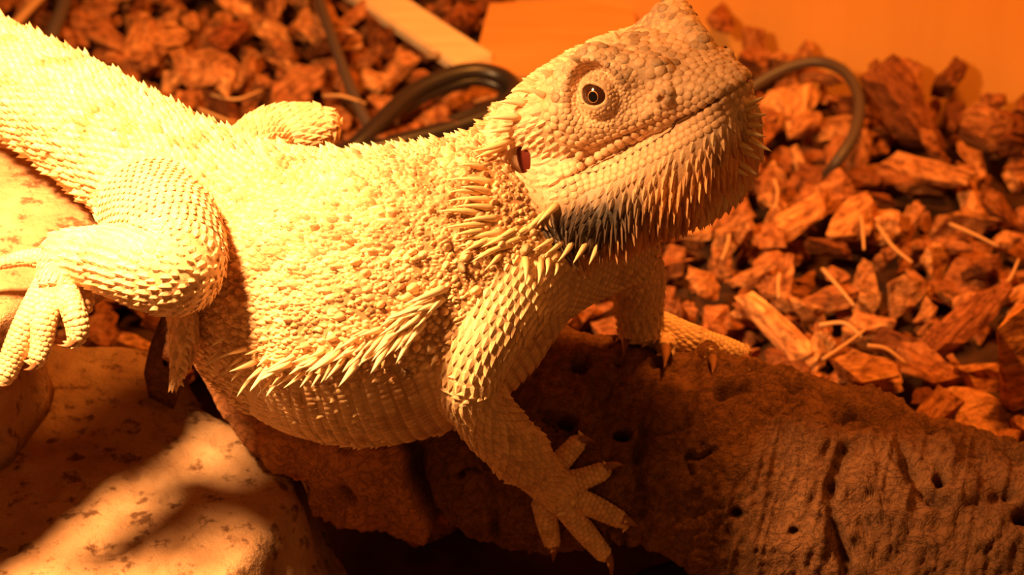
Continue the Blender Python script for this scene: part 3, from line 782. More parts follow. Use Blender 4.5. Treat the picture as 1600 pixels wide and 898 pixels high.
# dark line between the lips
xs = np.linspace(.95, 4.4, 50)
for sy in (-1, 1):
    q = np.stack([xs, sy * np.interp(xs, [1, 2.2, 3.1, 3.8, 4.3, 4.5], [1.95, 1.55, 1.04, .74, .42, .2]), mouth_z(xs)], 1)
    X = onto(sd_dragon, h2w(q), 3); X = X - normals(X) * .012
    Tn = nrm(np.gradient(X, axis=0)); Nn = normals(X); S = np.cross(Tn, Nn); V = []; F = []
    for i in range(len(X)):
        r = .030 * min(1, (i + 1) / 12, (len(X) - i) / 3)
        V += [X[i] + r * (math.cos(a) * Nn[i] + math.sin(a) * S[i]) for a in np.arange(6) * np.pi / 3]
    for i in range(len(X) - 1):
        for j in range(6): F.append((i * 6 + j, i * 6 + (j + 1) % 6, i * 6 + 6 + (j + 1) % 6, i * 6 + 6 + j))
    part(mesh_obj('mouth_line', V, F, MAT['mouth']), dragon)

# ------------------------------------------------------------------ stones
def stone(name, poly, z0, z1, slope, mat, label, seed, step=.16, tilt=(0, 0), amp=.12, pits=.10, cat='stone', wavy=.25):
    """a block with an irregular outline, sloping sides and a pitted skin"""
    poly = np.array(poly, float); c = poly.mean(0)
    seg = np.vstack([poly, poly[:1]]); L = np.r_[0, np.cumsum(np.linalg.norm(np.diff(seg, axis=0), axis=1))]
    n = int(L[-1] / step); u = np.arange(n) * L[-1] / n
    ring = np.stack([np.interp(u, L, seg[:, 0]), np.interp(u, L, seg[:, 1])], 1)
    out = nrm(ring - c); ring = ring + out * (wavy * fbm(np.c_[ring, np.zeros(n)], .8, 3, seed))[:, None]
    rows = []; h = z1 - z0; m = max(4, int(h / step)); R = .22
    top = lambda p: z1 + tilt[0] * (p[:, 0] - c[0]) + tilt[1] * (p[:, 1] - c[1])
    for k in range(m + 1):
        t = k / m; p = ring + out * (slope * (1 - t)); rows.append(np.c_[p, z0 + t * (top(p) - R - z0)])
    for a in (.5, 1.0):
        p = ring - out * (R * (1 - math.cos(a * math.pi / 2))); rows.append(np.c_[p, top(p) - R + R * math.sin(a * math.pi / 2)])
    k = int(np.linalg.norm(ring - c, axis=1).max() / step)
    base = ring - out * R
    for i in range(1, k):
        t = (1 - i / k); p = c + (base - c) * t; rows.append(np.c_[p, top(p)])
    V = np.vstack(rows + [np.r_[c, top(c[None])][None]]); nr = len(rows); F = []
    for i in range(nr - 1):
        for j in range(n): F.append((i * n + j, i * n + (j + 1) % n, (i + 1) * n + (j + 1) % n, (i + 1) * n + j))
    F += [((nr - 1) * n + j, (nr - 1) * n + (j + 1) % n, nr * n) for j in range(n)]
    F.append(tuple(range(n))[::-1])
    d = amp * fbm(V, .9, 4, seed + 5) + .05 * fbm(V, 3.5, 3, seed + 6) - pits * smoothstep(.30, .55, fbm(V, 2.6, 2, seed + 9))
    N = np.zeros_like(V); N[:, 2] = 1; i1 = (m + 1) * n
    N[:i1, :2] = np.tile(out, (m + 1, 1)); N[:i1, 2] = .2; N = nrm(N)
    lowz = smoothstep(z0, z0 + .5, V[:, 2]); V = V + N * (d * lowz)[:, None]
    o = mesh_obj(name, V, F, mat); return tag(o, label, cat)
SLAB_T = (-.05, -.02)
stone('stone_block', [(-16, 30.5), (-6.3, 31.0), (-5.0, 34.2), (-4.15, 36.4), (-4.2, 38.0), (-6.3, 39.6), (-6.9, 41.5), (-16, 43)], 0, 4.0, 1.1, MAT['stone'],
      'large pitted tan stone block under the left end of the log, half in shadow', 11, amp=.09, wavy=.12)
stone('stone_slab', [(-17, 31.8), (-10.3, 32.9), (-9.0, 34.6), (-8.5, 35.8), (-7.9, 36.3), (-7.3, 37.0), (-7.2, 38.6), (-8, 40.6), (-17, 43)], 8.3, 9.2, .0, MAT['stone'],  # front left corner extended out of view to shade the block below
      'brightly lit pale stone slab under the dragon\'s tail and hind foot', 23, tilt=SLAB_T, amp=.06, pits=.03)
for poly, lab, sd in (([(-17, 37.5), (-10, 37.5), (-9.3, 40), (-17, 41.8)], 'shadowed stone propping up the pale slab from behind', 31),):
    stone('prop_stone', poly, 4.05, 8.25, .3, MAT['stone'], lab, sd, step=.4)
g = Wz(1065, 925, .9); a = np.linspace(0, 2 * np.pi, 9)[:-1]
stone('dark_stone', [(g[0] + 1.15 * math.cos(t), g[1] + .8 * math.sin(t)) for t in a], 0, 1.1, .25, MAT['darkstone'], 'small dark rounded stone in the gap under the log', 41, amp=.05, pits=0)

# ------------------------------------------------------------------ the cork log
EX = np.array([300, 330, 400, 480, 560, 640, 672, 690, 740, 800, 880, 960, 1020, 1100, 1200, 1300, 1400, 1600]); EY = np.array([560, 612, 695, 782, 815, 842, 838, 815, 850, 872, 868, 852, 862, 905, 960, 1010, 1060, 1160])
def build_log():
    ns, nf = 500, 230
    f = np.linspace(0, len(LOG.P) - 1, ns); P, ra, rb, Tn, S, B = LOG.at(f)
    ph = np.radians(np.linspace(75, -118, 240)); lowp = np.zeros(ns)
    jag = .5 * fbm(np.c_[f * 1.1, f * 0, f * 0], 1.0, 3, 50)
    for i in range(ns):
        X = P[i] + np.cos(ph)[:, None] * S[i] * ra[i] + np.sin(ph)[:, None] * B[i] * rb[i]
        q = project(X); bad = q[:, 1] > np.interp(q[:, 0], EX, EY) + 14 * jag[i]
        lowp[i] = ph[np.argmax(bad)] if bad.any() else ph[-1]
    w = np.hanning(47); w /= w.sum(); i9 = np.argmax(project(P)[:, 0] > 1040); lw = np.convolve(np.pad(lowp, 23, mode='edge'), w, 'valid'); bl = smoothstep(i9 - 40, i9 + 5, np.arange(ns)); w5 = np.ones(7) / 7
    lowp = np.convolve(np.pad(lowp, 3, mode='edge'), w5, 'valid') * (1 - bl) + lw * bl
    hip = math.radians(246)  # unseen back edge brought low to block light under the log
    t = np.linspace(0, 1, nf)
    PH = lowp[:, None] * (1 - t) + hip * t
    D = np.cos(PH)[..., None] * S[:, None] + np.sin(PH)[..., None] * B[:, None]
    R = np.sqrt((np.cos(PH) * ra[:, None]) ** 2 + (np.sin(PH) * rb[:, None]) ** 2)
    X = P[:, None] + D * R[..., None]; Xf = X.reshape(-1, 3); q = project(Xf)
    # bark relief
    warp = np.c_[f.repeat(nf) * 1.6, PH.ravel() * 1.2, np.zeros(ns * nf)]
    d = .24 * fbm(Xf, .42, 3, 60) + .17 * fbm(Xf, 1.25, 4, 61)
    ridg = 1 - np.abs(fbm(warp * np.array([1.5, .55, 1]), 1.0, 3, 62)); d += .06 * (smoothstep(.6, 1.0, ridg) - .5)
    lay = fbm(warp * np.array([.9, 1.6, 1]) + 5, 1.1, 3, 63); st_ = (lay + 1) * 3; d += .07 * (np.floor(st_) + smoothstep(.75, 1, st_ % 1) - 3) / 3          # flaking layers
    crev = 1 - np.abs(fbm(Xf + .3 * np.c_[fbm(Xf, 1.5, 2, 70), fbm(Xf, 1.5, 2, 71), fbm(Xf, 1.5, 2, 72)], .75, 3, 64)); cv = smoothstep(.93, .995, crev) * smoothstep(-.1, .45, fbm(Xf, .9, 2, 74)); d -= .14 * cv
    fine = 1 - np.abs(fbm(Xf, 3.6, 2, 65)); d -= .045 * smoothstep(.8, 1, fine); d += .03 * fbm(Xf, 7, 2, 66)
    rid2 = 1 - np.abs(fbm(Xf * np.array([1, .7, 1]), .75, 4, 85)); d += .42 * (rid2 - .75) * smoothstep(1180, 1360, q[:, 0])
    # the paler, light-painted plate at the left end stands proud, with a split to its right
    wob = 9 * fbm(Xf, 1.6, 2, 67)
    split = np.interp(q[:, 1], [560, 690, 740, 800, 850], [612, 622, 640, 662, 676]) + wob
    front = PH.ravel() < 1.2
    plate = smoothstep(6, -2, q[:, 0] - split) * front; d += .24 * plate
    gap = np.exp(-((q[:, 0] - split - 14) / 11) ** 2) * front * smoothstep(640, 720, q[:, 1]); d -= .42 * gap
    dark = np.maximum(cv * .6, gap)  # shade in cracks, grooves and pits, put into the bark colour
    gn = fbm(Xf, 1.3, 3, 77); gw = 9 * np.c_[fbm(Xf, 1.6, 3, 80), fbm(Xf, 1.6, 3, 81)]
    def groove(pts, wd, dep):
        nonlocal d, dark
        pts = np.array(pts, float); best = np.full(len(q), 1e9)
        qq = q[:, :2] + gw
        for a_, b_ in zip(pts[:-1], pts[1:]):
            ab = b_ - a_; tt = np.clip((qq - a_) @ ab / (ab @ ab), 0, 1); best = np.minimum(best, np.linalg.norm(qq - a_ - tt[:, None] * ab, axis=1))
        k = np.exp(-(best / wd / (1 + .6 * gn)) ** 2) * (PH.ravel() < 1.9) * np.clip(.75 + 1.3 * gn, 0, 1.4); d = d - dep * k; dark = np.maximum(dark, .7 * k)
    groove([(1012, 672), (998, 720), (1004, 770), (996, 805)], 9, .34)
    groove([(755, 690), (762, 760), (768, 800), (772, 845)], 7, .2)
    groove([(1318, 700), (1300, 760), (1296, 800), (1312, 855), (1325, 890)], 9, .28)
    groove([(1130, 618), (1165, 608), (1200, 640), (1235, 620)], 9, .35)
    groove([(1400, 690), (1430, 740), (1450, 770), (1500, 790), (1580, 765)], 9, .3)
    groove([(1430, 660), (1480, 668), (1520, 655)], 8, .3)
    groove([(860, 645), (890, 660), (900, 690)], 10, .3)
    groove([(1050, 560), (1090, 575), (1180, 585), (1300, 615)], 7, .2)
    groove([(1560, 690), (1600, 700)], 7, .25)
    for x, y, r_, dep in ((972, 677, 12, .7), (910, 562, 14, .5), (885, 655, 14, .45), (970, 560, 9, .3), (1152, 802, 9, .4), (1598, 806, 16, .7), (540, 762, 13, .45), (552, 772, 8, .35), (1030, 552, 9, .35), (1210, 565, 12, .4), (1330, 640, 10, .35), (1470, 745, 12, .35), (720, 745, 6, .3), (1240, 830, 7, .25), (800, 640, 10, .3), (930, 840, 8, .3)):
        e = ((q[:, 0] - x) ** 2 + (1.3 * (q[:, 1] - y)) ** 2) / r_ ** 2 + .5 * fbm(Xf, 4, 2, 90)
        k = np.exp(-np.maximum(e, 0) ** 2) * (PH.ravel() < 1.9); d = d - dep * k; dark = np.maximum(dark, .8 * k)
    X = Xf + D.reshape(-1, 3) * d[:, None]
    for _ in range(3):
        s = sd_dragon(X); m = s < .05
        if m.any(): X[m] += nrm(grad(sd_dragon, X[m])) * (.05 - s[m])[:, None]
    th = .38 + .08 * fbm(Xf, .8, 2, 95)
    Xi = Xf + D.reshape(-1, 3) * (np.minimum(d, 0) * .6 - th)[:, None]
    for _ in range(3):
        s = sd_dragon(Xi); m = s < .3
        if m.any(): Xi[m] += nrm(grad(sd_dragon, Xi[m])) * (.3 - s[m])[:, None]
    for A_ in (X, Xi):
        ins = (A_[:, 0] < -3.9) & (A_[:, 1] < 42) & (A_[:, 2] < 4.15); A_[ins, 2] = 4.15 + .02 * (A_[ins, 2] - 4.15)
    lowf = X[:, 2] < .06; X[lowf, 2] = .06; Xi[:, 2] = np.maximum(Xi[:, 2], .08)
    V = np.vstack([X, Xi]); n = ns * nf
    idx = np.arange(n).reshape(ns, nf)
    a_, b_, c_, e_ = idx[:-1, :-1].ravel(), idx[1:, :-1].ravel(), idx[1:, 1:].ravel(), idx[:-1, 1:].ravel()
    F = [np.stack([a_, b_, c_, e_], 1), np.stack([e_ + n, c_ + n, b_ + n, a_ + n], 1)]
    for line in (idx[:, 0], idx[::-1, -1], idx[::-1, 0], ):
        pass
    def strip(l): F.append(np.stack([l[:-1], l[:-1] + n, l[1:] + n, l[1:]], 1))
    strip(idx[:, 0]); strip(idx[::-1, -1]); strip(idx[0, ::-1]); strip(idx[-1, :])
    pale = plate * 4.2  # paler wood of the plate, brightened further to stand in for bounce light
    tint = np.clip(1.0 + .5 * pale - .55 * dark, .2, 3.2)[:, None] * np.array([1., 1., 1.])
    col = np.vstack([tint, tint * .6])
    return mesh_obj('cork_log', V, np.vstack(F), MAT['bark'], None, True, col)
tag(build_log(), 'rough brown cork bark log the dragon stands on, slanting to the lower right', 'log')

def slab_curve(name, pts, th, mat, n=10, bow=.3):
    """a thin curved flake with real thickness through the outline points (x, y, z)"""
    pts = np.array(pts, float); c = pts.mean(0); nn = nrm(np.linalg.svd(pts - c)[2][2])
    rows = [c + (pts - c) * t - nn * bow * (t * t - .5) for t in (1.0, .75, .45, .15)]
    k = len(pts); V = np.vstack(rows); V = V + .05 * np.c_[fbm(V, 3, 2, 1), fbm(V, 3, 2, 2), fbm(V, 3, 2, 3)]
    V = np.vstack([V, V - nn * th]); m = 4 * k; F = []
    for o in (0, m):
        for i in range(3):
            for j in range(k):
                q = (i * k + j, i * k + (j + 1) % k, (i + 1) * k + (j + 1) % k, (i + 1) * k + j); F.append(tuple(x + o for x in (q if o else q[::-1])))
        F.append(tuple(3 * k + j + o for j in range(k)))
    for j in range(k): F.append((j, (j + 1) % k, m + (j + 1) % k, m + j))
    return mesh_obj(name, V, F, mat, None, True, np.full((len(V), 3), .8))
tag(slab_curve('bark_flake', [W(232, 545, 47.4), W(248, 500, 47.0), (W(275, 488, 46.8)), W(300, 500, 46.9), W(300, 560, 47.3), W(282, 610, 47.8), W(270, 641, 48.35), W(232, 622, 48.2), W(224, 585, 47.8)], .16, MAT['bark'], bow=.06),
    'upright curled flake of dark bark behind the dragon\'s knee', 'bark flake')

# ------------------------------------------------------------------ bark chips
def chip_mesh(name, seed, l, w, t, n=16, rough=.10):
    r = np.random.default_rng(seed); bm = bmesh.new()
    p = r.uniform(-1, 1, (n, 3)); p = p / (np.abs(p) ** 4).sum(1)[:, None] ** .25 * r.uniform(.75, 1, (n, 1))
    p *= np.array([l, w, t]) * .5; sk = r.uniform(-.4, .4); p[:, 1] += sk * p[:, 0] * w / l
    for q in p: bm.verts.new(Vector(q) * U)
    res = bmesh.ops.convex_hull(bm, input=bm.verts)
    bmesh.ops.delete(bm, geom=list({g_ for g_ in res['geom_interior'] + res['geom_unused'] if isinstance(g_, bmesh.types.BMVert)}), context='VERTS')
    for _ in range(2):
        bmesh.ops.subdivide_edges(bm, edges=[e for e in bm.edges if e.calc_length() > .28 * U], cuts=1)
    bmesh.ops.triangulate(bm, faces=bm.faces)
    bm.normal_update()
    co = np.array([v.co for v in bm.verts]) / U; d = rough * fbm(co * np.array([1, 2.2, 2.2]), 2.2, 3, seed)
    for v, dd in zip(bm.verts, d): v.co += v.normal * float(dd) * U
    me = bpy.data.meshes.new(name); bm.to_mesh(me); bm.free()
    me.materials.append(MAT['chip']); return me
CHIPS = []
cr = np.random.default_rng(5)
for k in range(26):
    s = cr.uniform(.85, 1.25); kind = k % 4
    l, w, t = ((1.5, 1.1, .75), (2.2, .8, .55), (1.3, 1.2, .35), (1.1, .85, .8))[kind]
    CHIPS.append(chip_mesh('bark_chip', 100 + k, l * s * cr.uniform(.85, 1.2), w * s * cr.uniform(.8, 1.2), t * s * cr.uniform(.8, 1.3), int(cr.integers(12, 18)), .17))
occ = np.zeros((60, 100), bool)
pp = project(BV); pp = pp[(pp[:, 0] > 0) & (pp[:, 0] < 1600) & (pp[:, 1] > 0) & (pp[:, 1] < 898)]
occ[(pp[:, 1] / 15).astype(int), (pp[:, 0] / 16).astype(int)] = True
def log_clear(x, y, z): return LOG(np.c_[x, y, np.full(len(x), z)])
BARE = [((-.2, 60.5), 3.0, 3.2), ((1.6, 62.0), 2.6, 2.6)]
def chip_ok(x, y):
    if y > wall_y(x) - .6: return False
    if x < -3.2 and y < 44.5: return x > -6.5 and y > 42.5
    return True
spec = []
def chip(mesh, p, rot, name='bark_chip', label=None, group=None, scale=1.0):
    o = bpy.data.objects.new(name, mesh); COL.objects.link(o); o.location = Vector(p) * U; o.rotation_euler = rot; o.scale = (scale,) * 3 if not isinstance(scale, tuple) else scale
    tag(o, label, 'bark chip', group); return o
# chips that stand out in the photograph
def own(px, py, z, l, w, t, rot, label, seed, scale=1.0, tint=None):
    me = chip_mesh('bark_chip', seed, l, w, t, 18, .09)
    if tint:
        m = MAT['chip'].copy(); nt = m.node_tree; b = nt.nodes['Principled BSDF']; src = b.inputs['Base Color'].links[0].from_socket
        nt.links.new(mixc(nt, 1.0, src, tint, 'MULTIPLY'), b.inputs['Base Color']); me.materials[0] = m
    p = Wz(px, py, z); spec.append((p[0], p[1], max(l, w) * .45)); return chip(me, p, tuple(math.radians(a) for a in rot), 'bark_chip', label)
own(1415, 168, 1.7, 3.0, 1.3, 2.3, (10, 30, -30), 'largest dark brown bark lump leaning on the orange wall', 201, tint=(.55, .42, .36))
own(1545, 195, 1.5, 1.7, 1.0, 1.6, (5, 5, -25), 'upright squarish chip touching the orange wall at the far right', 202, tint=(.95, .85, .75))
own(1205, 505, 1.4, 2.6, .75, .6, (0, 20, -52), 'long pale split chip slanting down just behind the far forefoot', 203, tint=(1.5, 1.55, 1.5))
own(1590, 560, 2.2, 1.4, 1.3, 3.6, (8, -12, 10), 'tall pale chunk standing at the right picture edge', 204, tint=(1.5, 1.5, 1.4))
own(1352, 578, 1.5, 1.7, 1.0, .45, (15, 5, 20), 'flat rounded tan chip just above the log, tilted to the viewer', 205, tint=(1.2, 1.2, 1.1))
own(1450, 268, 1.5, 3.2, .8, .5, (10, 8, -20), 'longest horizontal bark strip in the bedding below the wall', 206)
own(1510, 500, 1.8, 2.9, .9, .35, (50, -35, 30), 'thin upright bark sliver left of the tall pale chunk', 207, tint=(.8, .6, .5))
own(365, 68, 1.3, 1.7, 1.5, .6, (20, 10, 40), 'dark reddish rounded chip above the dragon\'s back, upper left', 208, tint=(.62, .42, .36))
own(255, 62, 1.2, 1.9, 1.2, .5, (15, 5, 10), 'tan flat chip between two dark hollows, upper left', 209, tint=(1.2, 1.15, 1.0))
own(325, 105, 1.1, 2.0, 1.5, .6, (25, 0, 60), 'broad brown chip right above the dragon\'s rump', 210)
own(1255, 340, 1.4, 2.3, 1.0, .8, (20, -10, 35), 'bright curled chip under the cable arch behind the beard', 211, tint=(1.3, 1.25, 1.1))
own(1330, 345, 1.4, 1.9, 1.1, .8, (5, -12, 25), 'thick bright chip right of the curled one behind the beard', 212, tint=(1.3, 1.25, 1.1))
own(1410, 460, 1.2, 1.6, .9, 1.2, (25, 15, 60), 'blocky chip with a dark end in the middle of the right-hand bedding', 213)
own(715, 28, 1.0, 1.8, 1.0, 1.0, (20, 20, 80), 'dark upright chip beyond the pale batten at the top', 214, tint=(.6, .45, .4))
# loose bedding
pts = []; G2 = {}
def far_enough(x, y, r):
    for sx, sy, sr in spec:
        if (sx - x) ** 2 + (sy - y) ** 2 < (sr * .75) ** 2: return False
    i, j = int(x // 1), int(y // 1)
    for a_ in range(i - 2, i + 3):
        for b_ in range(j - 2, j + 3):
            for q in G2.get((a_, b_), ()):
                if (q[0] - x) ** 2 + (q[1] - y) ** 2 < r * r: return False
    G2.setdefault((i, j), []).append((x, y)); return True
cx, cy = cr.uniform(-19, 17, 16000), cr.uniform(38.5, 78, 16000); lc = log_clear(cx, cy, 1.4) > .75
for x, y in zip(cx[lc].tolist(), cy[lc].tolist()):
    if not chip_ok(x, y): continue
    if any(((x - c_[0]) / a_) ** 2 + ((y - c_[1]) / b_) ** 2 < 1 for c_, a_, b_ in BARE) and cr.random() < .97: continue
    q = project((x, y, 1.0))[0]
    if not (-90 < q[0] < 1690 and -90 < q[1] < 960): continue
    if far_enough(x, y, .80): pts.append((x, y, q[0], q[1], q[2]))
def heap(x, y):
    h = .95 + .35 * vnoise(np.array([[x * .35, y * .35, 3.]]), 4)[0]
    edge = min([math.hypot((x - c_[0]) / a_, (y - c_[1]) / b_) for c_, a_, b_ in BARE]); h *= .35 + .65 * min(1, max(0, edge - .9) / .8)
    h += .8 * math.exp(-((wall_y(x) - y) / 3.0) ** 2) * (1 if x > 5 else .1)
    return h
cand_ = []
for x, y, u_, v_, d_ in pts:
    me = CHIPS[int(cr.integers(len(CHIPS)))]; z = heap(x, y) + cr.uniform(-.12, .22)
    rot = (cr.normal(0, .55), cr.normal(0, .55), cr.uniform(0, 6.28)); sc = cr.uniform(.62, 1.1)
    i, j = int(np.clip(v_ / 15, 0, 59)), int(np.clip(u_ / 16, 0, 99)); inside = -20 < u_ < 1620 and -20 < v_ < 915
    cand_.append((inside and not occ[i, j], sc / d_, me, (x, y, z), rot, sc, u_, v_))
cand_.sort(key=lambda q: (not q[0], -q[1]))
def where(u_, v_):
    if u_ < 200: return 'in the top left corner'
    if u_ < 330: return 'beyond the tail, upper left'
    if u_ < 490: return 'left of the thin brown cable'
    if u_ < 640: return 'between brown cable and batten'
    if u_ < 1000: return 'around the black cable loop'
    if v_ < 240: return 'near the cable arch' if u_ < 1350 else 'below the wall, far right'
    if v_ < 340: return 'between beard and cable end' if u_ < 1300 else 'under the longest bark strip'
    if v_ < 450: return 'right below the beard tips' if u_ < 1250 else ('amid the right bedding' if u_ < 1420 else 'above the tall pale chunk')
    return 'close behind the far forefoot' if u_ < 1250 else ('just above the log\'s top edge' if u_ < 1430 else 'next to the tall pale chunk')
TONES = (('dark brown', (.46, .34, .29), .2), ('reddish brown', (.85, .74, .68), .36), ('orange tan', (1.12, 1.08, 1.0), .3), ('pale', (1.4, 1.5, 1.5), .14))
def tone():
    r_ = cr.random(); acc = 0
    for nm, c_, w_ in TONES:
        acc += w_
        if r_ < acc: return nm, c_
    return TONES[1][:2]
SHAPES = ('chunky', 'long', 'flat', 'small blocky')
ORD = ['leftmost of them', 'second from left', 'third from left', 'fourth from left', 'fifth from left', 'sixth from left', 'seventh from left', 'eighth from left', 'ninth from left', 'tenth from left', 'eleventh from left', 'twelfth from left']
sets = {}
for vis, _, me, p, rot, sc, u_, v_ in cand_[:285]:
    nm, c_ = tone(); k = CHIPS.index(me) % 4; o = chip(me, p, rot, 'bark_chip', None, 'loose bark chips of the bedding', sc)
    j_ = cr.uniform(.9, 1.1); o.color = (c_[0] * j_, c_[1] * j_, c_[2] * j_, 1); sets.setdefault((nm, SHAPES[k], where(u_, v_)), []).append((u_, o))
for (nm, sh, wh), lst in sets.items():
    lst.sort(key=lambda q: q[0])
    for i, (u_, o) in enumerate(lst):
        lab = '%s %s chip %s' % (nm, sh, wh)
        o['label'] = lab if len(lst) == 1 else (('%s, %s' if len(lst) > 1 else '%s') % (lab, ORD[min(i, 11)] if i < len(lst) - 1 or len(lst) > 12 else 'rightmost of them'))
# the rest of the bedding, with the fines below
def stuff_chips(items, name, label):
    Vs, Fs = [], []; b0 = 0; cache = {}
    for me, p, rot, sc in items:
        if me.name not in cache:
            v = np.empty(len(me.vertices) * 3, np.float32); me.vertices.foreach_get('co', v)
            f = np.empty(len(me.loops), np.int32); me.loops.foreach_get('vertex_index', f); cache[me.name] = (v.reshape(-1, 3), f.reshape(-1, 3))
        v, f = cache[me.name]; from_e = np.array(__import__('mathutils').Euler(rot).to_matrix())
        Vs.append((v / U * sc) @ from_e.T + np.array(p)); Fs.append(f + b0); b0 += len(v)
    o = mesh_obj(name, np.vstack(Vs), np.vstack(Fs), MAT['chip'], None, False); tag(o, label, 'bark chips', kind='stuff'); return o
items = [(q[2], q[3], q[4], q[5]) for q in cand_[285:]]
cx, cy = cr.uniform(-18, 17, 1500), cr.uniform(37, 76, 1500); lc = log_clear(cx, cy, .8) > .8
for x, y in zip(cx[lc].tolist(), cy[lc].tolist()):
    if y > wall_y(x) - .5 or (x < -2.6 and y < 45): continue
    if any(((x - c_[0]) / a_) ** 2 + ((y - c_[1]) / b_) ** 2 < 1.15 for c_, a_, b_ in BARE): continue
    items.append((CHIPS[int(cr.integers(len(CHIPS)))], (x, y, .22 + .35 * heap(x, y) * cr.random()), (cr.normal(0, .5), cr.normal(0, .5), cr.uniform(0, 6.28)), cr.uniform(.4, .95)))
for _ in range(120):
    x, y = cr.uniform(-2.5, 14), cr.uniform(29, 37)
    if LOG(np.array([[x, y, .5]]))[0] < .7: continue
    items.append((CHIPS[int(cr.integers(len(CHIPS)))], (x, y, .25), (cr.normal(0, .3), cr.normal(0, .3), cr.uniform(0, 6.28)), cr.uniform(.5, .8)))
stuff_chips(items, 'chip_bedding', 'small reddish bark chips and crumbs filling the bedding').color = (.78, .64, .56, 1)  # darker tint stands in for shade in the crevices between chips

# ------------------------------------------------------------------ batten, cables, straws
def tube_mesh(name, pts, r, mat, n=8, ns=10, taper=None):
    c = catmull(np.array(pts, float), n); Tn = nrm(np.gradient(c, axis=0)); a0 = nrm(np.cross(Tn[0], [0.2, .1, 1])); V = []; F = []
    for i in range(len(c)):
        a0 = nrm(a0 - Tn[i] * (a0 @ Tn[i])); b0 = np.cross(Tn[i], a0); ph = np.arange(ns) * 2 * np.pi / ns
        rr = r if taper is None else r * (1 - taper * i / len(c)); V.append(c[i] + rr * (np.cos(ph)[:, None] * a0 + np.sin(ph)[:, None] * b0))
    V = np.vstack(V)
    for i in range(len(c) - 1):
        for j in range(ns): F.append((i * ns + j, i * ns + (j + 1) % ns, (i + 1) * ns + (j + 1) % ns, (i + 1) * ns + j))
    F.append(tuple(range(ns))[::-1]); F.append(tuple(len(V) - ns + j for j in range(ns)))
    return mesh_obj(name, V, F, mat)
PZ = lambda l: [Wz(a, b, c) for a, b, c in l]
o = tube_mesh('cable', PZ([(470, 262, 1.3), (540, 238, 1.5), (583, 202, 1.7), (636, 152, 1.8), (690, 123, 1.9), (742, 112, 1.9), (785, 121, 1.8), (803, 142, 1.7), (782, 170, 1.6), (710, 199, 1.5), (610, 226, 1.5), (520, 248, 1.4), (450, 268, 1.3)]), .25, MAT['cable'])
tag(o, 'thick black cable bent into a loop behind the dragon\'s neck', 'cable')
o = tube_mesh('cable', PZ([(480, 250, 1.2), (550, 225, 1.3), (620, 178, 1.5), (685, 141, 1.65), (740, 126, 1.7), (776, 133, 1.6), (788, 146, 1.5), (768, 166, 1.35), (700, 190, 1.2)]), .15, MAT['cable'])
tag(o, 'thinner black cable running inside the thick loop', 'cable')
o = tube_mesh('cable', PZ([(488, -40, 2.0), (502, 10, 2.0), (520, 62, 1.9), (540, 118, 1.8), (560, 165, 1.7), (580, 205, 1.5)]), .15, MAT['cable2'])
tag(o, 'thin brown cable crossing the bedding above the far hind knee', 'cable')
o = tube_mesh('cable', PZ([(1120, 185, 1.2), (1170, 140, 1.6), (1210, 115, 1.9), (1250, 100, 2.1), (1290, 98, 2.2), (1325, 118, 2.2), (1343, 158, 2.1), (1335, 208, 1.9), (1308, 252, 1.5), (1290, 275, .9)]), .155, MAT['cable2'])
tag(o, 'thin dark cable arching over the chips right of the snout', 'cable')
o = tube_mesh('cable', PZ([(112, -40, 2.2), (100, 5, 2.2), (84, 48, 2.0), (70, 90, 1.6)]), .19, MAT['cable2'])
tag(o, 'short length of grey cable beside the tail at the top left', 'cable')
o = tube_mesh('glass_rod', PZ([(90, -30, 1.6), (50, 10, 1.5), (20, 42, 1.4)]), .13, MAT['straw']); tag(o, 'pale thin rod lying beyond the tail in the top left corner', 'rod')
# batten
A, B_ = Wz(560, -28, 1.3), Wz(742, 92, 1.3); dv = nrm(B_ - A); A = A - dv * 3; sd = nrm(np.cross(dv, [0, 0, 1])); wv = .62
ring = [A + sd * wv, B_ + sd * wv, B_ - sd * wv, A - sd * wv]
V = [p - np.array([0, 0, .35]) for p in ring] + ring; V = np.array(V)
bt = empty('batten', tuple(B_)); tag(bt, 'pale wooden batten lying on the chips with a dark screw head', 'batten')
bm = bmesh.new(); vv = [bm.verts.new(Vector(p) * U) for p in V]
for f_ in ((3, 2, 1, 0), (4, 5, 6, 7), (0, 1, 5, 4), (1, 2, 6, 5), (2, 3, 7, 6), (3, 0, 4, 7)): bm.faces.new([vv[i] for i in f_])
bmesh.ops.bevel(bm, geom=bm.edges[:], offset=.06 * U, segments=2, affect='EDGES'); bmesh.ops.recalc_face_normals(bm, faces=bm.faces)
me = bpy.data.meshes.new('board'); bm.to_mesh(me); bm.free(); me.materials.append(MAT['batten']); bo = bpy.data.objects.new('board', me); COL.objects.link(bo); part(bo, bt)
kp = Wz(676, 86, 1.3)
V, F = ellip([np.array([1., 0, 0]), np.array([0, 1., 0]), np.array([0, 0, 1.])], kp, (.22, .16, .06), math.pi, 6, 14)
part(mesh_obj('screw_head', V, F, MAT['knot']), bt)
c4 = [Wz(735, 118, 1.0), Wz(765, 5, 1.0), Wz(985, -5, 1.0), Wz(1010, 112, 1.0)]
V = np.array([p * np.array([1, 1, 0]) for p in c4] + c4)
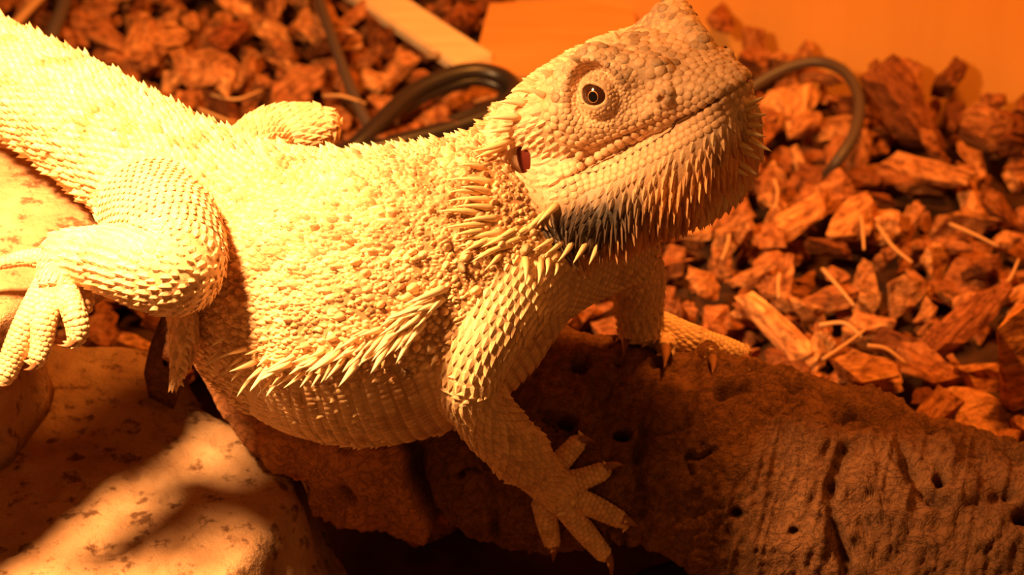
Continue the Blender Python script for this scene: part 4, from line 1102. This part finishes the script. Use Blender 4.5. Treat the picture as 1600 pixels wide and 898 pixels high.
o = mesh_obj('wooden_sheet', V, [(3, 2, 1, 0), (4, 5, 6, 7), (0, 1, 5, 4), (1, 2, 6, 5), (2, 3, 7, 6), (3, 0, 4, 7)], MAT['sheet'], None, False)
tag(o, 'flat bare orange wooden block between the batten and the head', 'wood block')
# dry straws among the chips
ST_ = [((1285, 562, 1.9), (1318, 540, 2.0), (1352, 515, 2.1)), ((1280, 508, 1.9), (1320, 505, 2.0), (1350, 530, 1.9)), ((1370, 350, 1.8), (1395, 385, 1.9), (1425, 410, 1.9)), ((1484, 350, 2.0), (1520, 365, 2.1), (1560, 385, 2.0)),
       ((1345, 335, 2.0), (1348, 360, 2.1), (1350, 390, 2.0)), ((1218, 428, 1.9), (1216, 445, 1.9), (1217, 465, 1.9)), ((1285, 420, 1.9), (1310, 448, 1.9), (1335, 478, 1.8)), ((1540, 470, 2.0), (1575, 440, 2.2), (1592, 405, 2.3)),
       ((1210, 280, 1.9), (1215, 300, 1.9), (1212, 325, 1.9)), ((505, 150, 2.0), (535, 150, 2.2), (572, 162, 2.0)), ((1355, 540, 2.0), (1385, 545, 2.0), (1415, 568, 1.9)), ((330, 148, 1.6), (370, 155, 1.7), (410, 140, 1.6)),
       ((310, 170, 1.5), (335, 180, 1.5), (360, 190, 1.4)), ((1140, 365, 1.8), (1136, 385, 1.9), (1128, 405, 1.9))]
SL = ['straw slanting up from the log\'s top edge, left of the flat tan chip', 'curved straw just above the flat tan chip', 'straw below the cable arch end, slanting down right', 'straw on the right bedding below the longest strip',
      'short upright straw amid the right bedding', 'short upright straw above the long pale split chip', 'straw slanting down right between the pale split chip and the middle', 'curved straw beside the tall pale chunk, right edge',
      'short upright straw close to the beard tips', 'pale curved straw lying over the thin brown cable', 'straw behind the flat tan chip, bending down right', 'long straw above the dragon\'s rump', 'shorter straw touching the dragon\'s back near the rump', 'straw left of the bright curled chip, beside the beard']
for k, q in enumerate(ST_):
    o = tube_mesh('straw', PZ([(a, b, c - .25) for a, b, c in q]), .055, MAT['straw'], 5, 6, .4)
    tag(o, 'thin dry ' + SL[k], 'straw', 'dry straws on the bedding')
